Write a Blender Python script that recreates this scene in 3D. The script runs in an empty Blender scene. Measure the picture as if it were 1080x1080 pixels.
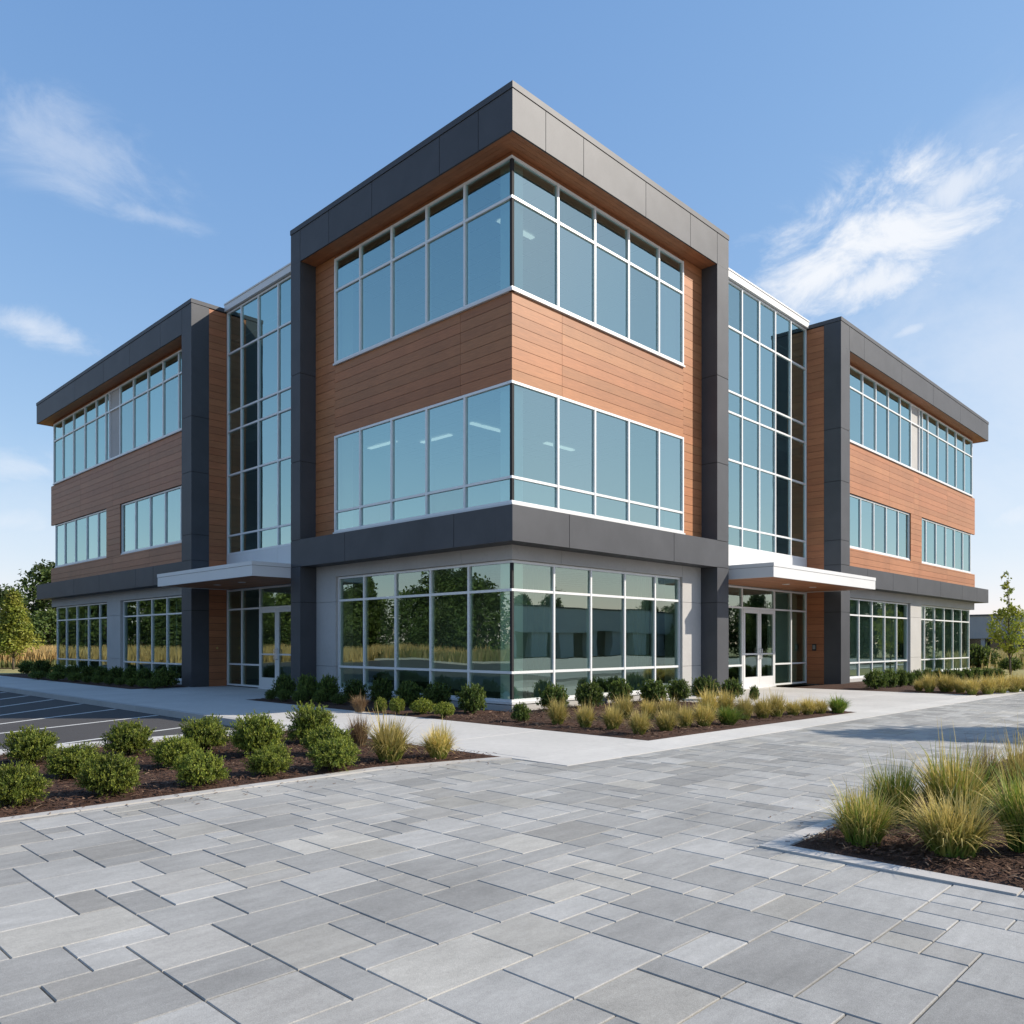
import bpy, math, random
from mathutils import Vector, Matrix, noise as mnoise

R_ = math.radians
SC = bpy.context.scene
COL = SC.collection
random.seed(11)

# ------------------------------------------------------------------ helpers
def tag(o, label=None, cat=None, group=None, kind=None):
    if label: o['label'] = label
    if cat: o['category'] = cat
    if group: o['group'] = group
    if kind: o['kind'] = kind
    return o

def empty(name, loc=(0, 0, 0), rz=0.0):
    o = bpy.data.objects.new(name, None)
    COL.objects.link(o)
    o.location = loc
    o.rotation_euler = (0, 0, rz)
    o.empty_display_size = 0.3
    return o

class MB:
    """collects faces and becomes ONE mesh object"""
    def __init__(self):
        self.v = []; self.f = []; self.c = []; self.m = []
    def add(self, vs, fs, col=(1, 1, 1), mi=0):
        b = len(self.v)
        self.v.extend(vs)
        for f in fs:
            self.f.append(tuple(b + i for i in f)); self.c.append(col); self.m.append(mi)
    def box(self, x0, x1, y0, y1, z0, z1, col=(1, 1, 1), mi=0, bev=0.0):
        if x1 < x0: x0, x1 = x1, x0
        if y1 < y0: y0, y1 = y1, y0
        if z1 < z0: z0, z1 = z1, z0
        vs = [(x0, y0, z0), (x1, y0, z0), (x1, y1, z0), (x0, y1, z0), (x0, y0, z1), (x1, y0, z1), (x1, y1, z1), (x0, y1, z1)]
        self.add(vs, [(3, 2, 1, 0), (4, 5, 6, 7), (0, 1, 5, 4), (1, 2, 6, 5), (2, 3, 7, 6), (3, 0, 4, 7)], col, mi)
    def top_slab(self, x0, x1, y0, y1, zt, d, bev, col=(1, 1, 1), mi=0):
        """paver: top face, chamfered edge, sides (no bottom)"""
        b = bev
        vs = [(x0, y0, zt - d), (x1, y0, zt - d), (x1, y1, zt - d), (x0, y1, zt - d),
              (x0, y0, zt - b), (x1, y0, zt - b), (x1, y1, zt - b), (x0, y1, zt - b),
              (x0 + b, y0 + b, zt), (x1 - b, y0 + b, zt), (x1 - b, y1 - b, zt), (x0 + b, y1 - b, zt)]
        fs = [(8, 9, 10, 11)]
        for i in range(4):
            j = (i + 1) % 4
            fs.append((i, j, 4 + j, 4 + i)); fs.append((4 + i, 4 + j, 8 + j, 8 + i))
        self.add(vs, fs, col, mi)
    def prism(self, poly, z0, z1, col=(1, 1, 1), mi=0):
        n = len(poly)
        vs = [(p[0], p[1], z0) for p in poly] + [(p[0], p[1], z1) for p in poly]
        fs = [tuple(range(n))[::-1], tuple(range(n, 2 * n))] + [(i, (i + 1) % n, n + (i + 1) % n, n + i) for i in range(n)]
        self.add(vs, fs, col, mi)
    def tube(self, pts, rads, n=7, col=(1, 1, 1), mi=0):
        rings = []
        vs = []; fs = []
        for k, p in enumerate(pts):
            p = Vector(p)
            a = Vector(pts[max(0, k - 1)]); b = Vector(pts[min(len(pts) - 1, k + 1)])
            d = (b - a).normalized()
            u = d.orthogonal().normalized(); w = d.cross(u)
            if k and (u.dot(prev) < 0): u = -u; w = -w
            if k:
                u = (prev - d * prev.dot(d)).normalized(); w = d.cross(u)
            prev = u
            for i in range(n):
                t = 2 * math.pi * i / n
                vs.append(tuple(p + (u * math.cos(t) + w * math.sin(t)) * rads[k]))
        for k in range(len(pts) - 1):
            for i in range(n):
                j = (i + 1) % n
                fs.append((k * n + i, k * n + j, (k + 1) * n + j, (k + 1) * n + i))
        fs.append(tuple(range(n))[::-1]); fs.append(tuple((len(pts) - 1) * n + i for i in range(n)))
        self.add(vs, fs, col, mi)
    def mesh(self, name, mats, smooth=False):
        me = bpy.data.meshes.new(name)
        me.from_pydata(self.v, [], self.f)
        if not isinstance(mats, (list, tuple)): mats = [mats]
        for m in mats: me.materials.append(m)
        ca = me.color_attributes.new('Col', 'FLOAT_COLOR', 'CORNER')
        buf = []
        for f, c in zip(self.f, self.c):
            if len(c) == len(f) and isinstance(c[0], tuple):
                for q in c: buf.extend((q[0], q[1], q[2], 1.0))
            else:
                buf.extend((c[0], c[1], c[2], 1.0) * len(f))
        ca.data.foreach_set('color', buf)
        me.polygons.foreach_set('material_index', self.m)
        if smooth: me.polygons.foreach_set('use_smooth', [True] * len(self.f))
        me.update()
        return me
    def build(self, name, mats, parent=None, smooth=False):
        o = bpy.data.objects.new(name, self.mesh(name, mats, smooth))
        COL.objects.link(o)
        if parent is not None: o.parent = parent
        return o

def copy_tree(o, parent=None):
    c = o.copy(); COL.objects.link(c)
    if parent is not None: c.parent = parent
    for ch in [q for q in bpy.data.objects if q.parent == o]:
        copy_tree(ch, c)
    return c

# ------------------------------------------------------------------ materials
def mat(name, color=(.5, .5, .5), rough=.6, metal=0.0, spec=.5, attr=False, noise=None, bump=None, sub=None):
    """noise=(scale, amount, detail, stretch)  bump=(scale, strength, distance)"""
    m = bpy.data.materials.new(name); m.use_nodes = True
    nt = m.node_tree; nd = nt.nodes; ln = nt.links
    p = nd['Principled BSDF']
    p.inputs['Roughness'].default_value = rough
    p.inputs['Metallic'].default_value = metal
    p.inputs['Specular IOR Level'].default_value = spec
    tc = nd.new('ShaderNodeTexCoord')
    src = None
    if attr:
        a = nd.new('ShaderNodeVertexColor'); a.layer_name = 'Col'
        mul = nd.new('ShaderNodeMix'); mul.data_type = 'RGBA'; mul.blend_type = 'MULTIPLY'
        mul.inputs[0].default_value = 1.0
        ln.new(a.outputs['Color'], mul.inputs[6]); mul.inputs[7].default_value = (*color, 1)
        src = mul.outputs[2]
    if noise:
        for sc_, am, det, st in noise:
            mp = nd.new('ShaderNodeMapping'); mp.inputs['Scale'].default_value = st
            ln.new(tc.outputs['Object'], mp.inputs['Vector'])
            n = nd.new('ShaderNodeTexNoise'); n.inputs['Scale'].default_value = sc_; n.inputs['Detail'].default_value = det
            n.inputs['Roughness'].default_value = .6
            ln.new(mp.outputs['Vector'], n.inputs['Vector'])
            mr = nd.new('ShaderNodeMapRange'); mr.inputs[1].default_value = .25; mr.inputs[2].default_value = .75
            mr.inputs[3].default_value = 1 - am; mr.inputs[4].default_value = 1 + am
            ln.new(n.outputs['Fac'], mr.inputs[0])
            mul = nd.new('ShaderNodeMix'); mul.data_type = 'RGBA'; mul.blend_type = 'MULTIPLY'; mul.inputs[0].default_value = 1.0
            if src is None: mul.inputs[6].default_value = (*color, 1)
            else: ln.new(src, mul.inputs[6])
            ln.new(mr.outputs[0], mul.inputs[7])
            src = mul.outputs[2]
    if src is None: p.inputs['Base Color'].default_value = (*color, 1)
    else: ln.new(src, p.inputs['Base Color'])
    if bump:
        n = nd.new('ShaderNodeTexNoise'); n.inputs['Scale'].default_value = bump[0]; n.inputs['Detail'].default_value = 6
        ln.new(tc.outputs['Object'], n.inputs['Vector'])
        b = nd.new('ShaderNodeBump'); b.inputs['Strength'].default_value = bump[1]; b.inputs['Distance'].default_value = bump[2]
        ln.new(n.outputs['Fac'], b.inputs['Height']); ln.new(b.outputs['Normal'], p.inputs['Normal'])
    return m

def leaf_mat(name, color, rough=.5, trans=.42):
    m = bpy.data.materials.new(name); m.use_nodes = True
    nt = m.node_tree; nd = nt.nodes; ln = nt.links
    p = nd['Principled BSDF']; out = nd['Material Output']
    a = nd.new('ShaderNodeVertexColor'); a.layer_name = 'Col'
    mul = nd.new('ShaderNodeMix'); mul.data_type = 'RGBA'; mul.blend_type = 'MULTIPLY'; mul.inputs[0].default_value = 1
    ln.new(a.outputs['Color'], mul.inputs[6]); mul.inputs[7].default_value = (*color, 1)
    oi = nd.new('ShaderNodeObjectInfo')
    hs = nd.new('ShaderNodeHueSaturation')
    mr = nd.new('ShaderNodeMapRange'); mr.inputs[3].default_value = .8; mr.inputs[4].default_value = 1.2
    ln.new(oi.outputs['Random'], mr.inputs[0]); ln.new(mr.outputs[0], hs.inputs['Value'])
    ln.new(mul.outputs[2], hs.inputs['Color'])
    ln.new(hs.outputs['Color'], p.inputs['Base Color'])
    p.inputs['Roughness'].default_value = rough
    p.inputs['Specular IOR Level'].default_value = .35
    t = nd.new('ShaderNodeBsdfTranslucent'); ln.new(hs.outputs['Color'], t.inputs['Color'])
    mx = nd.new('ShaderNodeMixShader'); mx.inputs[0].default_value = trans
    ln.new(p.outputs[0], mx.inputs[1]); ln.new(t.outputs[0], mx.inputs[2]); ln.new(mx.outputs[0], out.inputs['Surface'])
    return m

def glass_mat(name, tint, refl, base):
    m = bpy.data.materials.new(name); m.use_nodes = True
    nt = m.node_tree; nd = nt.nodes; ln = nt.links
    nd.remove(nd['Principled BSDF']); out = nd['Material Output']
    tr = nd.new('ShaderNodeBsdfTransparent'); tr.inputs[0].default_value = (*tint, 1)
    gl = nd.new('ShaderNodeBsdfGlossy'); gl.inputs['Roughness'].default_value = 0.0
    va = nd.new('ShaderNodeVertexColor'); va.layer_name = 'Col'
    vm = nd.new('ShaderNodeMix'); vm.data_type = 'RGBA'; vm.blend_type = 'MULTIPLY'; vm.inputs[0].default_value = 1.0
    ln.new(va.outputs['Color'], vm.inputs[6]); vm.inputs[7].default_value = (*refl, 1); ln.new(vm.outputs[2], gl.inputs['Color'])
    fr = nd.new('ShaderNodeFresnel'); fr.inputs['IOR'].default_value = 1.5
    mr = nd.new('ShaderNodeMapRange'); mr.inputs[3].default_value = base; mr.inputs[4].default_value = 1.0
    ln.new(fr.outputs[0], mr.inputs[0])
    mx = nd.new('ShaderNodeMixShader'); ln.new(mr.outputs[0], mx.inputs[0])
    ln.new(tr.outputs[0], mx.inputs[1]); ln.new(gl.outputs[0], mx.inputs[2]); ln.new(mx.outputs[0], out.inputs['Surface'])
    # slight waviness of real panes
    tc = nd.new('ShaderNodeTexCoord'); n = nd.new('ShaderNodeTexNoise'); n.inputs['Scale'].default_value = .9; n.inputs['Detail'].default_value = 1
    ln.new(tc.outputs['Object'], n.inputs['Vector'])
    b = nd.new('ShaderNodeBump'); b.inputs['Strength'].default_value = .12; b.inputs['Distance'].default_value = .02
    ln.new(n.outputs['Fac'], b.inputs['Height']); ln.new(b.outputs['Normal'], gl.inputs['Normal'])
    return m

def lamp_mat(name, col, s):
    m = bpy.data.materials.new(name); m.use_nodes = True
    p = m.node_tree.nodes['Principled BSDF']
    p.inputs['Emission Color'].default_value = (*col, 1); p.inputs['Emission Strength'].default_value = s
    return m

M = {}
M['metal'] = mat('charcoal metal panel', (.086, .089, .098), .52, .30, .10, noise=[(1.2, .10, 3, (1, 1, 1)), (40, .04, 2, (1, 1, 1))])
M['gap'] = mat('dark joint', (.012, .012, .014), .8)
M['wood'] = mat('wood cladding', (1, 1, 1), .52, attr=True, spec=.35,
                noise=[(2.0, .22, 6, (1.0, 1.0, 26)), (9.0, .14, 5, (.6, .6, 18)), (.5, .13, 4, (1, 1, .35))], bump=(60, .08, .004))
M['soffit'] = mat('wood soffit', (1, 1, 1), .5, attr=True, spec=.35, noise=[(3, .15, 4, (1, 1, 1))])
M['alu'] = mat('pale aluminium', (.74, .75, .76), .4, .1)
M['white'] = mat('white metal', (.66, .665, .67), .45, .05, noise=[(.8, .04, 3, (1, 1, 1))])
M['conc_wall'] = mat('wall concrete', (.43, .42, .41), .8, noise=[(1.1, .08, 5, (1, 1, 1)), (14, .05, 4, (1, 1, 1))], bump=(90, .1, .003))
M['walk'] = mat('walk concrete', (1, 1, 1), .85, attr=True, noise=[(.7, .09, 5, (1, 1, 1)), (9, .07, 6, (1, 1, 1)), (120, .06, 2, (1, 1, 1))], bump=(160, .15, .003))
M['paver'] = mat('paver', (1, 1, 1), .85, attr=True, spec=.22,
                 noise=[(1.3, .16, 6, (1, 1, 1)), (7, .13, 6, (.5, 1.6, 1)), (38, .09, 4, (1, 1, 1)), (190, .22, 2, (1, 1, 1)), (.35, .10, 4, (1, 1, 1))], bump=(210, .35, .003))
M['sand'] = mat('joint sand', (.085, .082, .08), .95)
M['asphalt'] = mat('asphalt', (.058, .054, .054), .9, noise=[(.5, .16, 5, (1, 1, 1)), (60, .25, 3, (1, 1, 1))], bump=(120, .4, .006))
M['paint'] = mat('road paint', (.62, .62, .60), .7, noise=[(14, .12, 5, (1, 1, 1))])
M['mulch'] = mat('mulch', (.075, .042, .03), .95, spec=.2, noise=[(45, .55, 5, (1, 1, 1)), (3, .2, 3, (1, 1, 1))], bump=(70, .9, .02))
M['chip'] = mat('mulch chips', (1, 1, 1), .9, spec=.2, attr=True)
M['lawn'] = mat('lawn', (.27, .235, .085), .95, noise=[(.25, .25, 5, (1, 1, 1)), (6, .35, 5, (1, 1, 1))], bump=(8, .5, .05))
M['field'] = mat('field', (.30, .22, .10), .95, noise=[(.1, .2, 5, (1, 1, 1)), (3, .3, 6, (1, 1, 1))])
M['straw'] = leaf_mat('straw blades', (1, 1, 1), .7, .25)
M['leaf'] = leaf_mat('leaves', (1, 1, 1), .48, .42)
M['bark'] = mat('bark', (.11, .085, .065), .9, noise=[(8, .3, 5, (1, 1, .2))], bump=(25, .5, .01))
M['glass_up'] = glass_mat('upper glass', (.50, .70, .68), (.72, 1.0, 1.0), .42)
M['glass_low'] = glass_mat('lower glass', (.70, .85, .73), (.72, .92, .86), .25)
M['int_wall'] = mat('interior wall', (.50, .50, .47), .8)
M['int_ceil'] = mat('interior ceiling', (.62, .63, .62), .9)
M['int_floor'] = mat('interior floor', (.16, .15, .14), .8)
M['int_col'] = mat('interior column', (.84, .86, .82), .7)
M['grid'] = mat('ceiling grid', (.33, .33, .33), .7)
M['lamp'] = lamp_mat('lit ceiling lamp', (1, .95, .86), .45)
M['roof'] = mat('roof membrane', (.42, .42, .41), .9)
M['black'] = mat('black plastic', (.02, .02, .022), .4)
M['blind'] = mat('blind fabric', (.34, .37, .34), .9)
M['screen'] = mat('reader face', (.25, .25, .26), .3, .5)
M['steel'] = mat('steel handle', (.62, .62, .63), .25, 1.0)
M['brass'] = mat('brass', (.55, .40, .18), .3, 1.0)
M['palewall'] = mat('pale grey cladding', (.62, .63, .62), .8, noise=[(1, .06, 3, (1, 1, 1))])
M['greywall'] = mat('grey cladding', (.30, .31, .33), .7, noise=[(1, .06, 3, (1, 1, 1))])
M['darkglass'] = mat('dark glazing', (.012, .014, .016), .12, 0, 1.0)

# ------------------------------------------------------------------ sun direction and camera
SUN = Vector((.95, -1.0, .90)).normalized()
TH = R_(44.2)
FWD = Vector((math.cos(TH), math.sin(TH), 0)); RGT = Vector((math.sin(TH), -math.cos(TH), 0)); UP = Vector((0, 0, 1))
CAM = Vector((-11.973, -11.643, 1.45))
cd = bpy.data.cameras.new('camera'); cam = bpy.data.objects.new('camera', cd); COL.objects.link(cam)
cam.location = CAM; cam.rotation_euler = (math.pi / 2, 0, TH - math.pi / 2)
cd.sensor_width = 36; cd.sensor_fit = 'HORIZONTAL'; cd.lens = 850 / 1080 * 36
cd.shift_y = 137.7 / 1080; cd.clip_end = 3000; cd.clip_start = .1
SC.camera = cam

sl = bpy.data.lights.new('sun', 'SUN'); sl.energy = 3.6; sl.angle = R_(.53); sl.color = (1, .905, .765)
so = bpy.data.objects.new('sun', sl); COL.objects.link(so)
so.rotation_euler = SUN.to_track_quat('Z', 'Y').to_euler(); so.location = (20, -20, 30)

def pix_dir(px, py):
    """a fixed compass direction for a cloud"""
    return (FWD + RGT * ((px - 540) / 850) + UP * ((677.7 - py) / 850)).normalized()

W = bpy.data.worlds.new('World'); SC.world = W; W.use_nodes = True
nt = W.node_tree; nd = nt.nodes; ln = nt.links
bg = nd['Background']; bg.inputs['Strength'].default_value = .145
sky = nd.new('ShaderNodeTexSky'); sky.sky_type = 'NISHITA'; sky.sun_disc = False
sky.sun_elevation = math.asin(SUN.z); sky.sun_rotation = math.atan2(SUN.x, SUN.y)
sky.altitude = 0; sky.air_density = 1.0; sky.dust_density = .2; sky.ozone_density = 2.6
tcw = nd.new('ShaderNodeTexCoord')
def vmath(op, a, b=None):
    n = nd.new('ShaderNodeVectorMath'); n.operation = op
    ln.new(a, n.inputs[0])
    if b is not None: n.inputs[1].default_value = b
    return n.outputs['Value'] if op == 'DOT_PRODUCT' else n.outputs['Vector']
def math_(op, a, b=None, c=None):
    n = nd.new('ShaderNodeMath'); n.operation = op
    for i, q in enumerate((a, b, c)):
        if q is None: continue
        if isinstance(q, (int, float)): n.inputs[i].default_value = q
        else: ln.new(q, n.inputs[i])
    return n.outputs[0]
DIR = tcw.outputs['Generated']
# wispy cirrus: (centre px, py, half length, half width, tilt deg, density, streak scale, seed)
CLOUDS = [(925, 258, 180, 85, 24, 1.0, 1.0, 1.3), (1000, 200, 150, 42, 30, .75, 1.0, 4.1), (915, 298, 110, 46, 8, .9, 1.0, 9.7),
          (960, 348, 40, 9, 24, .55, 1.2, 2.2), (75, 160, 130, 62, -24, .34, .9, 5.5), (160, 228, 75, 14, -16, .30, 1.2, 7.7),
          (35, 345, 75, 24, -20, .62, 1.0, 3.1), (20, 495, 90, 30, -4, .50, .9, 6.3), (1075, 545, 110, 34, 5, .60, .9, 8.8),
          (1040, 500, 90, 12, 3, .40, 1.2, 1.9), (20, 550, 110, 26, 0, .45, .8, 2.9), (1080, 335, 30, 20, 30, .4, 1.2, 11.9), (1180, 380, 640, 430, 20, .52, .12, 61.0), (-60, 560, 420, 130, 0, .30, .12, 71.0),
          (-300, 420, 200, 60, 10, .55, .7, 21.9), (-700, 300, 260, 80, -8, .55, .6, 31.9), (1500, 420, 240, 60, 10, .6, .7, 41.9), (1900, 250, 240, 90, -10, .6, .6, 51.9)]
dens = None
for (px, py, hl, hw, tilt, dn, ss, sd) in CLOUDS:
    c = pix_dir(px, py)
    u0 = (RGT - c * RGT.dot(c)).normalized(); v0 = c.cross(u0)
    if v0.z < 0: v0 = -v0
    t = R_(tilt)
    u = u0 * math.cos(t) + v0 * math.sin(t); v = -u0 * math.sin(t) + v0 * math.cos(t)
    k = c.dot(FWD) / 850
    a = vmath('DOT_PRODUCT', DIR, u); b = vmath('DOT_PRODUCT', DIR, v); f = vmath('DOT_PRODUCT', DIR, c)
    an = math_('MULTIPLY', a, 1 / (hl * k)); bn = math_('MULTIPLY', b, 1 / (hw * k))
    r2 = math_('ADD', math_('MULTIPLY', an, an), math_('MULTIPLY', bn, bn))
    mask = math_('SUBTRACT', 1.0, math_('SQRT', r2))
    cx = nd.new('ShaderNodeCombineXYZ')
    ln.new(math_('MULTIPLY', a, 11 * ss), cx.inputs[0]); ln.new(math_('MULTIPLY', b, 16 * ss), cx.inputs[1]); cx.inputs[2].default_value = sd
    n = nd.new('ShaderNodeTexNoise'); n.inputs['Scale'].default_value = 1.0; n.inputs['Detail'].default_value = 9
    n.inputs['Roughness'].default_value = .66; n.inputs['Distortion'].default_value = .45
    ln.new(cx.outputs[0], n.inputs['Vector'])
    q = math_('ADD', math_('MULTIPLY', mask, 1.0), math_('MULTIPLY', math_('SUBTRACT', n.outputs['Fac'], .5), 2.5))
    mr = nd.new('ShaderNodeMapRange'); mr.interpolation_type = 'SMOOTHSTEP'
    mr.inputs[1].default_value = .04; mr.inputs[2].default_value = (.98 if sd in (1.3, 9.7) else 1.15); mr.inputs[3].default_value = 0; mr.inputs[4].default_value = dn
    ln.new(q, mr.inputs[0])
    edge = nd.new('ShaderNodeMapRange'); edge.interpolation_type = 'SMOOTHSTEP'
    edge.inputs[1].default_value = -.35; edge.inputs[2].default_value = .35
    ln.new(mask, edge.inputs[0])
    d = math_('MULTIPLY', mr.outputs[0], edge.outputs[0])
    d = math_('MULTIPLY', d, math_('GREATER_THAN', f, .2))
    dens = d if dens is None else math_('MAXIMUM', dens, d)
sep = nd.new('ShaderNodeSeparateColor'); ln.new(sky.outputs[0], sep.inputs[0])
com = nd.new('ShaderNodeCombineColor')
for i, (k, p_) in enumerate(((.90, .80), (1.19, .59), (1.93, .37))):
    ln.new(math_('MULTIPLY', math_('POWER', sep.outputs[i], p_), k), com.inputs[i])
mixc = nd.new('ShaderNodeMix'); mixc.data_type = 'RGBA'
ln.new(dens, mixc.inputs[0]); ln.new(com.outputs[0], mixc.inputs[6]); mixc.inputs[7].default_value = (3.7, 3.85, 4.1, 1)
ln.new(mixc.outputs[2], bg.inputs['Color'])

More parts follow.
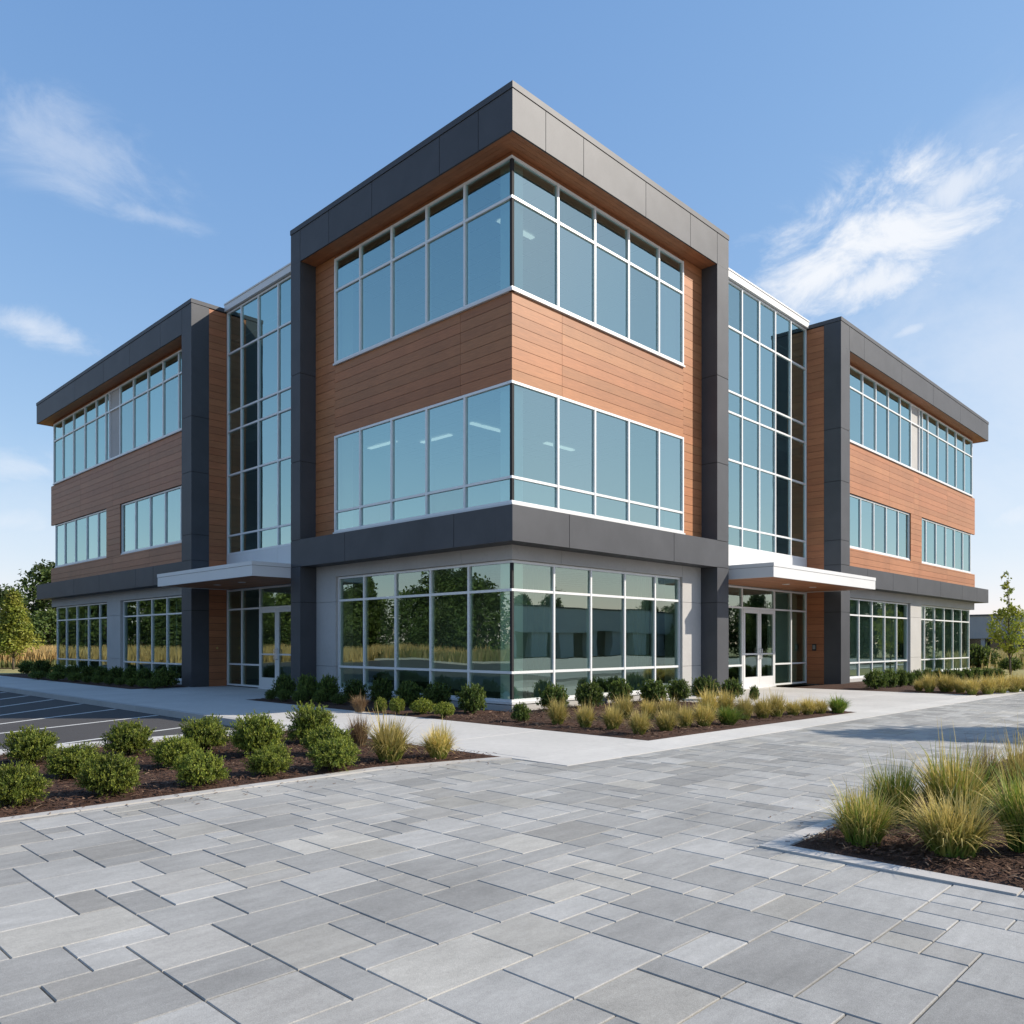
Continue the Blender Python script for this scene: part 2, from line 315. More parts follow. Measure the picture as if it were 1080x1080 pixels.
SC.view_settings.view_transform = 'Standard'; SC.view_settings.look = 'None'
SC.view_settings.exposure = .75; SC.view_settings.gamma = 1
SC.cycles.max_bounces = 6; SC.cycles.transparent_max_bounces = 16; SC.cycles.glossy_bounces = 5
SC.cycles.use_denoising = True
PLANTS = [
('box', -9.96, -3.6, 0.261, 0.391, 'boxwood cut off by the left edge of the photo, nearest the pale edging strip', 'boxwoods in the front mulch bed'),
('box', -9.12, -0.99, 0.301, 0.446, 'round boxwood at the far left back of the front mulch bed, beside the parking lot', 'boxwoods in the front mulch bed'),
('box', -9.11, -2.41, 0.28, 0.367, 'leafy boxwood squeezed between two others, second along the left end of the front mulch bed', 'boxwoods in the front mulch bed'),
('box', -9.19, -3.7, 0.292, 0.408, 'broad low boxwood close to the paving near the left end of the mulch bed', 'boxwoods in the front mulch bed'),
('box', -8.05, -1.08, 0.311, 0.457, 'lone round boxwood standing against the parking stripes at the back of the front mulch bed', 'boxwoods in the front mulch bed'),
('box', -8.06, -2.49, 0.27, 0.378, 'wide boxwood mid bed, half hidden by a lower one beside the pale edging', 'boxwoods in the front mulch bed'),
('box', -7.24, -1.43, 0.297, 0.474, 'upright boxwood at the back of the bed beside the kerb end of the parking', 'boxwoods in the front mulch bed'),
('box', -8.37, -3.79, 0.251, 0.365, 'rounded boxwood by the pale edging at the middle of the front mulch bed', 'boxwoods in the front mulch bed'),
('box', -6.95, -2.31, 0.327, 0.57, 'tall twin peaked boxwood at the back of the bed before the entrance walk', 'boxwoods in the front mulch bed'),
('box', -7.58, -3.73, 0.245, 0.336, 'small rounded boxwood near the pale edging, below the tall twin peaked boxwood', 'boxwoods in the front mulch bed'),
('box', -5.78, -1.68, 0.308, 0.582, 'dark upright boxwood with a spiky top, rearmost at the right of the front mulch bed', 'boxwoods in the front mulch bed'),
('box', -6.28, -2.87, 0.324, 0.395, 'boxwood wedged between the dark spiky one and the front one beside the grasses', 'boxwoods in the front mulch bed'),
('box', -6.87, -3.89, 0.283, 0.371, 'full rounded boxwood at the right end of the front row, next to the grass tufts', 'boxwoods in the front mulch bed'),
('drygrass', -5.53, -2.46, 0.188, 0.428, 'brownish dry grass tuft behind the green one in the front mulch bed', 'grass tufts in the front mulch bed'),
('tuft', -6.05, -3.84, 0.262, 0.526, 'large green grass tuft with straw tips in the front mulch bed', 'grass tufts in the front mulch bed'),
('tuft', -5.46, -4.04, 0.211, 0.394, 'small grass tuft nearest the pointed tip of the front mulch bed', 'grass tufts in the front mulch bed'),
('laurel', -1.41, 6.63, 0.287, 0.634, 'dark shrub by the left glass doors, first of the shaded row of shrubs', 'dark shrubs along the left front window'),
('laurel', -1.37, 5.63, 0.254, 0.66, 'dark shrub before the left metal pier, in the shaded row by the glass doors', 'dark shrubs along the left front window'),
('laurel', -1.18, 5.02, 0.273, 0.649, 'dark shrub before the pale concrete panel left of the front window', 'dark shrubs along the left front window'),
('laurel', -0.9, 4.31, 0.303, 0.571, 'dark shrub under the leftmost panes of the left front window', 'dark shrubs along the left front window'),
('laurel', -0.81, 3.39, 0.283, 0.619, 'dark shrub under the second pane of the left front window, above the brown grass', 'dark shrubs along the left front window'),
('laurel', -0.7, 2.54, 0.317, 0.578, 'dark shrub under the third pane of the left front window, between two others', 'dark shrubs along the left front window'),
('laurel', -0.67, 1.62, 0.347, 0.587, 'leafy shrub partly in the sun under the left front window, above the lime globes', 'dark shrubs along the left front window'),
('laurel', -0.85, 0.31, 0.297, 0.599, 'sunlit round shrub nearest the glass corner on its left side', 'dark shrubs along the left front window'),
('globe', -1.85, 6.51, 0.164, 0.298, 'tiny dark globe shrub at the pointed end of the bed by the left doors', 'globe shrubs edging the left walk'),
('globe', -1.78, 6.0, 0.173, 0.316, 'dark globe shrub second from the left doors along the walk', 'globe shrubs edging the left walk'),
('globe', -1.83, 5.2, 0.213, 0.35, 'round dark globe shrub before the left metal pier by the walk', 'globe shrubs edging the left walk'),
('globe', -1.68, 4.6, 0.176, 0.345, 'small dark globe shrub before the concrete panel by the walk', 'globe shrubs edging the left walk'),
('globe', -1.51, 4.05, 0.206, 0.295, 'low dark globe shrub just left of the brown dry grass', 'globe shrubs edging the left walk'),
('drygrass', -2.21, 2.25, 0.206, 0.344, 'brown withered grass tuft between globe shrubs under the left front window', 'grass tufts by the left walk'),
('lime', -2.05, 1.74, 0.155, 0.322, 'narrow yellow green globe next to the brown withered grass', 'lime globe shrubs edging the left walk'),
('lime', -1.95, 1.34, 0.181, 0.355, 'upright yellow green globe, second from the brown withered grass', 'lime globe shrubs edging the left walk'),
('lime', -1.7, 0.84, 0.255, 0.328, 'wide flattened yellow green globe shrub, third from the brown withered grass', 'lime globe shrubs edging the left walk'),
('lime', -1.8, 0.06, 0.227, 0.315, 'yellow green globe shrub nearest the building corner', 'lime globe shrubs edging the left walk'),
('laurel', -1.45, -1.64, 0.179, 0.349, 'little green shrub standing alone right at the glass corner of the building', 'shrubs at the building corner'),
('laurel', 0.64, -0.59, 0.315, 0.577, 'tall round shrub nearest the glass corner under the right front window', 'round shrubs under the right front window'),
('laurel', 1.91, -0.52, 0.312, 0.57, 'round shrub second from the glass corner under the right front window', 'round shrubs under the right front window'),
('laurel', 3.25, -0.36, 0.309, 0.584, 'round shrub under the middle panes of the right front window, third from the corner', 'round shrubs under the right front window'),
('laurel', 4.04, -0.74, 0.337, 0.57, 'wide dark shrub fourth from the glass corner under the right front window', 'round shrubs under the right front window'),
('laurel', 4.95, -0.85, 0.289, 0.544, 'round shrub under the last pane of the right front window', 'round shrubs under the right front window'),
('laurel', 6.02, -0.96, 0.359, 0.585, 'shrub with pale shoots before the concrete panel right of the front window', 'round shrubs under the right front window'),
('laurel', 6.45, -1.45, 0.287, 0.539, 'round shrub in front of the right metal pier, last of its row', 'round shrubs under the right front window'),
('laurel', 6.46, -2.06, 0.129, 0.369, 'tiny upright shrub in front of the right glass doors', 'round shrubs under the right front window'),
('tuft', -1.37, -2.44, 0.165, 0.386, 'straw tipped grass, first from the glass corner in the front row of the corner bed', 'straw tipped grasses in the corner bed'),
('tuft', -1.41, -3.09, 0.151, 0.342, 'straw tipped grass, second from the glass corner in the front row of the corner bed', 'straw tipped grasses in the corner bed'),
('tuft', -1.31, -3.59, 0.164, 0.349, 'straw tipped grass, third from the glass corner in the front row of the corner bed', 'straw tipped grasses in the corner bed'),
('tuft', -1.57, -4.3, 0.163, 0.33, 'straw tipped grass, fourth from the glass corner in the front row of the corner bed', 'straw tipped grasses in the corner bed'),
('tuft', -0.93, -4.37, 0.176, 0.31, 'straw tipped grass, fifth from the glass corner in the front row of the corner bed', 'straw tipped grasses in the corner bed'),
('tuft', -0.24, -4.29, 0.151, 0.326, 'straw tipped grass, sixth from the glass corner in the front row of the corner bed', 'straw tipped grasses in the corner bed'),
('tuft', 0.13, -4.43, 0.177, 0.361, 'straw tipped grass, seventh from the glass corner in the front row of the corner bed', 'straw tipped grasses in the corner bed'),
('greengrass', 0.71, -4.56, 0.206, 0.269, 'bright green low grass mound among straw coloured tufts in the corner bed', 'straw tipped grasses in the corner bed'),
('tuft', 0.27, -2.64, 0.186, 0.38, 'straw tipped grass in the back row of the corner bed, first from the glass corner', 'straw tipped grasses in the corner bed'),
('tuft', 0.58, -2.99, 0.159, 0.328, 'straw tipped grass in the back row of the corner bed, second from the glass corner', 'straw tipped grasses in the corner bed'),
('tuft', 0.86, -3.23, 0.213, 0.343, 'straw tipped grass in the back row of the corner bed, third from the glass corner', 'straw tipped grasses in the corner bed'),
('tuft', 1.7, -3.58, 0.191, 0.463, 'straw tipped grass in the back row of the corner bed, fourth from the glass corner', 'straw tipped grasses in the corner bed'),
('tuft', 2.86, -3.29, 0.184, 0.398, 'straw tipped grass in the back row of the corner bed, fifth from the glass corner', 'straw tipped grasses in the corner bed'),
('tuft', 1.66, -4.36, 0.157, 0.394, 'small grass tuft before the right entrance, first past the green mound', 'straw tipped grasses in the corner bed'),
('tuft', 2.25, -4.42, 0.179, 0.349, 'small grass tuft before the right entrance, second past the green mound', 'straw tipped grasses in the corner bed'),
('tuft', 2.6, -4.52, 0.172, 0.409, 'small grass tuft before the right entrance, third past the green mound', 'straw tipped grasses in the corner bed'),
('tuft', 3.2, -4.57, 0.158, 0.272, 'small grass tuft before the right entrance, fourth past the green mound', 'straw tipped grasses in the corner bed'),
('tuft', 3.6, -4.69, 0.17, 0.294, 'small grass tuft before the right entrance, fifth past the green mound', 'straw tipped grasses in the corner bed'),
('tuft', 3.98, -4.79, 0.143, 0.261, 'small grass tuft before the right entrance, sixth past the green mound', 'straw tipped grasses in the corner bed'),
('greengrass', 4.47, -4.94, 0.194, 0.282, 'dense green grass tuft at the right tip of the corner bed', 'straw tipped grasses in the corner bed'),
('laurel', -1.16, 14.4, 0.411, 0.629, 'dark hedge shrub under the left wing windows, first from the metal pier', 'dark hedge shrubs under the left wing windows'),
('laurel', -0.95, 16.61, 0.325, 0.576, 'dark hedge shrub under the left wing windows, second from the metal pier', 'dark hedge shrubs under the left wing windows'),
('laurel', -0.79, 18.29, 0.306, 0.57, 'dark hedge shrub under the left wing windows, third from the metal pier', 'dark hedge shrubs under the left wing windows'),
('laurel', -0.9, 19.39, 0.296, 0.55, 'dark hedge shrub under the left wing windows, fourth from the metal pier', 'dark hedge shrubs under the left wing windows'),
('laurel', -1.0, 20.55, 0.303, 0.563, 'dark hedge shrub under the left wing windows, fifth from the metal pier', 'dark hedge shrubs under the left wing windows'),
('laurel', -0.82, 22.63, 0.319, 0.518, 'dark hedge shrub under the left wing windows, sixth from the metal pier', 'dark hedge shrubs under the left wing windows'),
('laurel', -0.92, 23.96, 0.327, 0.532, 'dark hedge shrub under the left wing windows, seventh from the metal pier', 'dark hedge shrubs under the left wing windows'),
('laurel', -1.02, 25.39, 0.376, 0.547, 'dark hedge shrub under the left wing windows, eighth from the metal pier', 'dark hedge shrubs under the left wing windows'),
('laurel', -0.92, 28.11, 0.419, 0.663, 'dark hedge shrub under the left wing windows, ninth from the metal pier', 'dark hedge shrubs under the left wing windows'),
('laurel', -1.08, 29.75, 0.345, 0.597, 'dark hedge shrub under the left wing windows, tenth from the metal pier', 'dark hedge shrubs under the left wing windows'),
('globe', -1.73, 13.85, 0.307, 0.312, 'low globe shrub edging the walk by the left wing, first from the entrance', 'low globes edging the left wing bed'),
('globe', -1.8, 14.57, 0.193, 0.292, 'low globe shrub edging the walk by the left wing, second from the entrance', 'low globes edging the left wing bed'),
('globe', -1.84, 15.38, 0.212, 0.298, 'low globe shrub edging the walk by the left wing, third from the entrance', 'low globes edging the left wing bed'),
('globe', -1.89, 16.22, 0.217, 0.305, 'low globe shrub edging the walk by the left wing, fourth from the entrance', 'low globes edging the left wing bed'),
('globe', -1.93, 17.1, 0.206, 0.312, 'low globe shrub edging the walk by the left wing, fifth from the entrance', 'low globes edging the left wing bed'),
('globe', -1.97, 18.02, 0.227, 0.318, 'low globe shrub edging the walk by the left wing, sixth from the entrance', 'low globes edging the left wing bed'),
('globe', -2.01, 18.96, 0.215, 0.26, 'low globe shrub edging the walk by the left wing, seventh from the entrance', 'low globes edging the left wing bed'),
('globe', -1.96, 20.42, 0.31, 0.354, 'low globe shrub edging the walk by the left wing, eighth from the entrance', 'low globes edging the left wing bed'),
('globe', -2.2, 21.72, 0.37, 0.362, 'low globe shrub edging the walk by the left wing, ninth from the entrance', 'low globes edging the left wing bed'),
('globe', -2.33, 23.49, 0.384, 0.358, 'low globe shrub edging the walk by the left wing, tenth from the entrance', 'low globes edging the left wing bed'),
('laurel', 13.6, -2.37, 0.365, 0.604, 'green hedge shrub under the right wing windows, first from the metal pier', 'hedge shrubs under the right wing windows'),
('laurel', 14.67, -2.41, 0.263, 0.58, 'green hedge shrub under the right wing windows, second from the metal pier', 'hedge shrubs under the right wing windows'),
('laurel', 15.47, -2.48, 0.249, 0.562, 'green hedge shrub under the right wing windows, third from the metal pier', 'hedge shrubs under the right wing windows'),
('laurel', 16.27, -2.5, 0.215, 0.481, 'green hedge shrub under the right wing windows, fourth from the metal pier', 'hedge shrubs under the right wing windows'),
('laurel', 16.78, -2.59, 0.238, 0.534, 'green hedge shrub under the right wing windows, fifth from the metal pier', 'hedge shrubs under the right wing windows'),
('laurel', 17.68, -2.64, 0.243, 0.546, 'green hedge shrub under the right wing windows, sixth from the metal pier', 'hedge shrubs under the right wing windows'),
('laurel', 18.6, -2.68, 0.228, 0.525, 'green hedge shrub under the right wing windows, seventh from the metal pier', 'hedge shrubs under the right wing windows'),
('laurel', 19.56, -2.72, 0.233, 0.504, 'green hedge shrub under the right wing windows, eighth from the metal pier', 'hedge shrubs under the right wing windows'),
('laurel', 20.33, -2.81, 0.237, 0.488, 'green hedge shrub under the right wing windows, ninth from the metal pier', 'hedge shrubs under the right wing windows'),
('laurel', 21.12, -2.91, 0.241, 0.508, 'green hedge shrub under the right wing windows, tenth from the metal pier', 'hedge shrubs under the right wing windows'),
('laurel', 21.86, -3.04, 0.245, 0.494, 'green hedge shrub under the right wing windows, eleventh from the metal pier', 'hedge shrubs under the right wing windows'),
('laurel', 22.65, -3.18, 0.271, 0.48, 'green hedge shrub under the right wing windows, twelfth from the metal pier', 'hedge shrubs under the right wing windows'),
('laurel', 23.49, -3.35, 0.298, 0.465, 'green hedge shrub under the right wing windows, thirteenth from the metal pier', 'hedge shrubs under the right wing windows'),
('tuft', 13.44, -3.68, 0.154, 0.303, 'straw coloured grass tuft edging the right wing bed, first from its left tip', 'straw grasses edging the right wing bed'),
('tuft', 13.18, -4.04, 0.192, 0.461, 'straw coloured grass tuft edging the right wing bed, second from its left tip', 'straw grasses edging the right wing bed'),
('tuft', 13.58, -4.39, 0.289, 0.459, 'straw coloured grass tuft edging the right wing bed, third from its left tip', 'straw grasses edging the right wing bed'),
('tuft', 13.32, -4.81, 0.189, 0.398, 'straw coloured grass tuft edging the right wing bed, fourth from its left tip', 'straw grasses edging the right wing bed'),
('tuft', 12.86, -5.23, 0.197, 0.4, 'straw coloured grass tuft edging the right wing bed, fifth from its left tip', 'straw grasses edging the right wing bed'),
('tuft', 13.4, -5.48, 0.225, 0.443, 'straw coloured grass tuft edging the right wing bed, sixth from its left tip', 'straw grasses edging the right wing bed'),
('tuft', 14.14, -5.63, 0.229, 0.451, 'straw coloured grass tuft edging the right wing bed, seventh from its left tip', 'straw grasses edging the right wing bed'),
('tuft', 14.9, -5.79, 0.233, 0.46, 'straw coloured grass tuft edging the right wing bed, eighth from its left tip', 'straw grasses edging the right wing bed'),
('tuft', 15.71, -5.95, 0.252, 0.441, 'straw coloured grass tuft edging the right wing bed, ninth from its left tip', 'straw grasses edging the right wing bed'),
('fountain', -6.14, -9.44, 0.246, 0.412, 'green and straw fountain grass at the left tip of the near right bed', 'tall fountain grasses in the near right bed'),
('fountain', -5.31, -9.37, 0.217, 0.477, 'thin straw fountain grass just behind the leftmost clump in the near right bed', 'tall fountain grasses in the near right bed'),
('fountain', -6.03, -9.99, 0.293, 0.434, 'big fountain grass with golden blades at the front of the near right bed', 'tall fountain grasses in the near right bed'),
('fountain', -4.92, -9.7, 0.332, 0.598, 'tall green fountain grass behind the golden one in the near right bed', 'tall fountain grasses in the near right bed'),
('fountain', -5.6, -10.35, 0.264, 0.579, 'vivid green fountain grass cut by the right edge in front', 'tall fountain grasses in the near right bed'),
('fountain', -4.17, -10.04, 0.26, 0.638, 'straw brown fountain grass at the upper right edge of the photo', 'tall fountain grasses in the near right bed'),
('fountain_dry', -4.21, -9.73, 0.162, 0.551, 'reddish dry fountain grass between the taller green clumps at the back', 'tall fountain grasses in the near right bed'),
]
# ------------------------------------------------------------------ ground, walks, beds
def struct(o): return tag(o, kind='structure')

b = MB(); b.add([(-900, -900, -.17), (900, -900, -.17), (900, 900, -.17), (-900, 900, -.17)], [(0, 1, 2, 3)])
struct(b.build('ground', M['lawn']))

b = MB(); b.box(-30, -4.75, .95, 46, -.165, -.13); struct(b.build('parking_lot', M['asphalt']))
# parking stripes (painted bars on the asphalt)
b = MB()
for (xa, ya, ang) in [(-5.45, 3.22, 24), (-4.80, 6.05, 25), (-4.8, 8.45, 36), (-4.8, 10.8, 44), (-4.8, 13.1, 48), (-4.8, 15.4, 50), (-4.8, 17.8, 50), (-4.8, 20.2, 50), (-4.8, 22.6, 50), (-4.8, 25.0, 50), (-4.8, 27.4, 50)]:
    t = R_(ang); d = Vector((-math.cos(t), -math.sin(t))); n = Vector((-d.y, d.x)) * .05
    p = Vector((xa, ya)); L = 5.2
    L = min(L, (ya - 1.15) / math.sin(t)) if math.sin(t) > 0 else L
    q = p + d * L
    b.add([(p.x - n.x, p.y - n.y, -.126), (p.x + n.x, p.y + n.y, -.126), (q.x + n.x, q.y + n.y, -.126), (q.x - n.x, q.y - n.y, -.126)], [(0, 1, 2, 3)])
struct(b.build('parking_lines', M['paint']))

# concrete walks: cast slabs with open joints over a dark base
def slabs(b, x0, x1, y0, y1, nx, ny, zt, d=.13):
    for i in range(nx):
        for j in range(ny):
            xa = x0 + (x1 - x0) * i / nx; xb = x0 + (x1 - x0) * (i + 1) / nx
            ya = y0 + (y1 - y0) * j / ny; yb = y0 + (y1 - y0) * (j + 1) / ny
            g = .50 + random.uniform(-.025, .025)
            b.top_slab(xa + .005, xb - .005, ya + .005, yb - .005, zt, d, .004, (g, g * .965, g * .915))
b = MB()
slabs(b, -4.60, -2.05, -4.85, 14.2, 1, 9, .004)
slabs(b, -4.75, -4.60, -4.85, .95, 1, 3, .004)
slabs(b, -2.05, .72, 7.45, 14.2, 1, 3, .004)
slabs(b, -4.60, -2.30, 14.2, 44, 1, 14, .004)
slabs(b, 5.05, 12.8, -5.35, .72, 4, 3, .003)
slabs(b, -20, -4.75, .2, .95, 6, 1, .004)
def yband0(x): return -5.52 - .024 * (x + 4.75)
def yband1(x): return -4.80 - .045 * max(0, min(x + 2.05, 15)) - .015 * max(0, x - 13)
for k in range(25):
    xa = -4.75 + k * 2.0 + .003; xb = xa + 1.994
    g = .53 + random.uniform(-.02, .02)
    b.prism([(xa, yband0(xa)), (xb, yband0(xb)), (xb, yband1(xb)), (xa, yband1(xa))], -.05, .007, (g, g * .965, g * .915))
struct(b.build('concrete_walk', M['walk']))
b = MB()
for k in range(20):
    g = .40 + random.uniform(-.02, .02)
    b.box(-4.75, -4.603, .955 + k * 2.15, .955 + (k + 1) * 2.15 - .006, -.16, .004, (g, g * .98, g * .95))
struct(b.build('kerb', M['walk']))
# dark joint bed under walks and paving
b = MB(); b.add([(-22, -26, -.020), (46, -26, -.020), (46, -4.0, -.020), (-22, -4.0, -.020)], [(0, 1, 2, 3)])
b.add([(-4.7, -4.0, -.03), (13, -4.0, -.03), (13, 14.2, -.03), (-4.7, 14.2, -.03)], [(0, 1, 2, 3)])
b.add([(-4.7, 14.2, -.03), (-2, 14.2, -.03), (-2, 44, -.03), (-4.7, 44, -.03)], [(0, 1, 2, 3)])
b.add([(-20, -4.0, -.03), (-4.7, -4.0, -.03), (-4.7, .94, -.03), (-20, .94, -.03)], [(0, 1, 2, 3)])
struct(b.build('joint_sand', M['sand']))

# random ashlar pavers on a 0.245 m module
U = .212; PX0, PY0 = -10.712 - 26 * U, -4.235 - 60 * U
NX, NY = 276, 62
occ = [[False] * NY for _ in range(NX)]
b = MB(); rr = random.Random(5)
kinds = [(2, 2), (3, 2), (2, 1), (3, 1), (2, 2), (2, 1), (2, 2), (1, 2), (1, 1), (3, 2), (2, 1), (2, 2)]
def bedzone(x, y):
    if x > -4.75 and y > yband0(x) + .02: return True
    if -6.6 < x < -4.75: return y > -4.16 - max(0, (x + 6.4)) * .273
    if y > -4.16: return True
    return x > -6.5 and y < -9.1
for j in range(NY):
    for i in range(NX):
        if occ[i][j]: continue
        x = PX0 + i * U; y = PY0 + j * U
        if x > 14 and y < -11: continue
        ks = rr.sample(kinds, len(kinds)) + [(1, 1)]
        for w, h in ks:
            if i + w <= NX and j + h <= NY and all(not occ[i + a][j + c] for a in range(w) for c in range(h)):
                break
        for a in range(w):
            for c in range(h): occ[i + a][j + c] = True
        x1 = x + w * U; y1 = y + h * U
        if bedzone(x + .05, y + .02) and bedzone(x1 - .05, y1 - .02) and bedzone(x + .05, y1 - .02) and bedzone(x1 - .05, y + .02): continue
        g = rr.choice([.25, .275, .293, .305, .317, .332, .355]) * rr.uniform(.95, 1.05)
        wm = rr.random()
        if wm > .91: col = (g * 1.15, g * 1.11, g * 1.02)
        elif wm > .75: col = (g * 1.08, g * 1.05, g * .99)
        else: col = (g * 1.06, g * 1.045, g * 1.005)
        y1c = y1
        if y1c - y < .04: continue
        e = .0035
        b.top_slab(x + e, x1 - e, y + e, y1c - e, rr.uniform(-.0012, .0012), .03, .004, col)
struct(b.build('plaza_paving', M['paver']))
b = MB(); b.box(14.4, 60, -26, -11.0, -.03, -.004, (.26, .265, .275)); b.box(-22, 60, -40, PY0, -.03, -.002, (.29, .29, .285))
struct(b.build('outer_paving', M['paver']))

# mulch beds
def yfront(x): return -4.03 - max(0, min(1.65, x + 6.4)) * .273
def mulch(name, x0, x1, fy0, fy1, step):
    b = MB()
    nx = max(2, int((x1 - x0) / step)); ny = max(2, int((fy1(x0) - fy0(x0)) / step))
    idx = {}
    for i in range(nx + 1):
        x = x0 + (x1 - x0) * i / nx
        for j in range(ny + 1):
            y = fy0(x) + (fy1(x) - fy0(x)) * j / ny
            e = min(i, nx - i, j, ny - j)
            z = .028 + .022 * mnoise.noise(Vector((x * 3, y * 3, 1))) + .018 * mnoise.noise(Vector((x * 11, y * 11, 4)))
            z = z * min(1, .15 + e * .3)
            b.v.append((x, y, z))
    for i in range(nx):
        for j in range(ny):
            a = i * (ny + 1) + j
            b.f.append((a, a + ny + 1, a + ny + 2, a + 1)); b.c.append((1, 1, 1)); b.m.append(0)
    return struct(b.build(name, M['mulch'], smooth=True))
mulch('front_mulch_bed', -16, -4.76, yfront, lambda x: .198, .07)
mulch('corner_mulch_bed', -2.045, 5.04, lambda x: yband1(x) + .004, lambda x: .11, .09)
mulch('walk_mulch_bed', -2.045, .11, lambda x: .111, lambda x: 7.445, .1)
mulch('side_mulch_bed', -6.51, 9, lambda x: -19, lambda x: -9.07, .07)
mulch('wing_mulch_bed', 12.81, 24, lambda x: yband1(x) + .004, lambda x: -.02, .15)
mulch('far_mulch_bed', -2.29, .0, lambda x: 14.2, lambda x: 30.5, .15)

# pale edging strips
b = MB()
def strip(poly, col=None):
    g = .44 + random.uniform(-.02, .02)
    b.prism(poly, -.05, .014, (g, g * .965, g * .92))
xs = [-16, -14.4, -12.8, -11.2, -9.6, -8.0, -6.4]
for xa, xb in zip(xs[:-1], xs[1:]): strip([(xa + .003, -4.17), (xb - .003, -4.17), (xb - .003, -4.035), (xa + .003, -4.035)])
strip([(-6.397, -4.17), (-4.753, -4.62), (-4.753, -4.485), (-6.397, -4.035)])
strip([(-6.66, -9.065), (-6.66, -8.92), (-5.2, -8.92), (-5.2, -9.065)])
for k in range(8): strip([(-5.197 + k * 1.5, -9.065), (-5.197 + k * 1.5, -8.92), (-3.7 + k * 1.5, -8.92), (-3.7 + k * 1.5, -9.065)])
for k in range(7): strip([(-6.66, -10.50 - k * 1.45), (-6.515, -10.50 - k * 1.45), (-6.515, -9.068 - k * 1.45), (-6.66, -9.068 - k * 1.45)])
struct(b.build('concrete_edging', M['walk']))

# loose bark chips
def chips(name, n, rect, fy, size, rs, spill=()):
    b = MB(); r = random.Random(rs)
    for _ in range(n):
        x = r.uniform(rect[0], rect[1]); y = r.uniform(rect[2], rect[3])
        if fy and y < fy(x) + .03: continue
        L = size * r.uniform(.5, 1.6); w = size * r.uniform(.15, .4)
        a = r.uniform(0, 6.28); tl = r.uniform(-.5, .5); z = .045 + r.uniform(-.015, .02)
        dx, dy = math.cos(a) * L, math.sin(a) * L; nx, ny = -math.sin(a) * w, math.cos(a) * w
        dz = tl * L * .7; sz = r.uniform(-.4, .4) * w
        t = r.random()
        g = r.uniform(.6, 1.5)
        col = (.085 * g, .046 * g, .03 * g) if t < .8 else ((.20 * g, .13 * g, .085 * g) if t < .95 else (.035, .022, .018))
        b.add([(x - dx - nx, y - dy - ny, z - dz - sz), (x + dx - nx, y + dy - ny, z + dz - sz), (x + dx + nx, y + dy + ny, z + dz + sz), (x - dx + nx, y - dy + ny, z - dz + sz)], [(0, 1, 2, 3)], col)
    for (xa, xb, ya, yb, m) in spill:      # a few chips kicked out over the edging
        for _ in range(m):
            x = r.uniform(xa, xb); y = ya + (yb - ya) * r.random() ** 2.2; L = size * r.uniform(.4, 1.0); w = size * .2; a = r.uniform(0, 6.28); g = r.uniform(.7, 1.6)
            if fy: y += fy(x) + .13
            dx, dy = math.cos(a) * L, math.sin(a) * L; nx, ny = -math.sin(a) * w, math.cos(a) * w
            z = .019 if abs(y - (fy(x) - .07 if fy else -8.99)) < .075 else .006
            b.add([(x - dx - nx, y - dy - ny, z), (x + dx - nx, y + dy - ny, z + .003), (x + dx + nx, y + dy + ny, z + .006), (x - dx + nx, y - dy + ny, z + .003)], [(0, 1, 2, 3)], (.09 * g, .052 * g, .035 * g))
    return tag(b.build(name, M['chip']), 'dark brown shredded bark mulch covering the planting beds', 'mulch', kind='stuff')
b0 = chips('bark_mulch', 14000, (-10.6, -4.85, -4.7, .15), yfront, .022, 3, [(-10.4, -5, -.13, -.75, 110)])
b1 = chips('bark_mulch', 9000, (-6.45, -2.5, -11.2, -9.1), None, .02, 4, [(-6.5, -4, -9.05, -8.5, 70)])
b2 = chips('bark_mulch', 9000, (-2.0, 5.0, -4.8, .05), None, .026, 5)
b1['label'] = 'dark bark mulch under the tall grasses at the lower right'
b2['label'] = 'bark mulch in the bed around the glass corner'
b0['label'] = 'brown bark mulch under the boxwoods in the front bed'

# lawn right of the wing, field left
b = MB(); b.box(24, 140, -5.55, 40, -.165, -.002); struct(b.build('lawn', M['lawn']))
b = MB(); b.add([(-60, 46, -.12), (60, 44.2, -.12), (60, 140, -.12), (-60, 140, -.12)], [(0, 1, 2, 3)])
b.add([(-60, -40, -.12), (-30.2, -40, -.12), (-30.2, 46, -.12), (-60, 46, -.12)], [(0, 1, 2, 3)])
struct(b.build('field', M['field']))
b = MB(); b.box(-30.2, -30, -40, 46, -.16, .02, (.45, .44, .42)); struct(b.build('far_kerb', M['walk']))
# ------------------------------------------------------------------ the office building
BLD = empty('office_building')
tag(BLD, 'three storey office building with charcoal metal frames, wood cladding and glass corner', 'building')

class FB(MB):
    """box builder in facade coordinates: s along the facade, n into the building (negative = outward)"""
    def __init__(self, side):
        super().__init__(); self.side = side
    def sbox(self, s0, s1, n0, n1, z0, z1, col=(1, 1, 1), mi=0):
        if self.side == 'R': self.box(s0, s1, n0, n1, z0, z1, col, mi)
        else: self.box(n0, n1, s0, s1, z0, z1, col, mi)
    def squad(self, s0, s1, n, z0, z1, tilt=(0, 0), mi=0):
        a, c = tilt; cv = wr.uniform(.90, 1.04); cv = (cv * wr.uniform(.97, 1.02), cv, cv)
        p = [(s0, n + a, z0), (s1, n - a, z0), (s1, n - a + c, z1), (s0, n + a + c, z1)]
        if self.side == 'R': self.add([(q[0], q[1], q[2]) for q in p], [(0, 1, 2, 3)], cv, mi)
        else: self.add([(q[1], q[0], q[2]) for q in p], [(3, 2, 1, 0)], cv, mi)

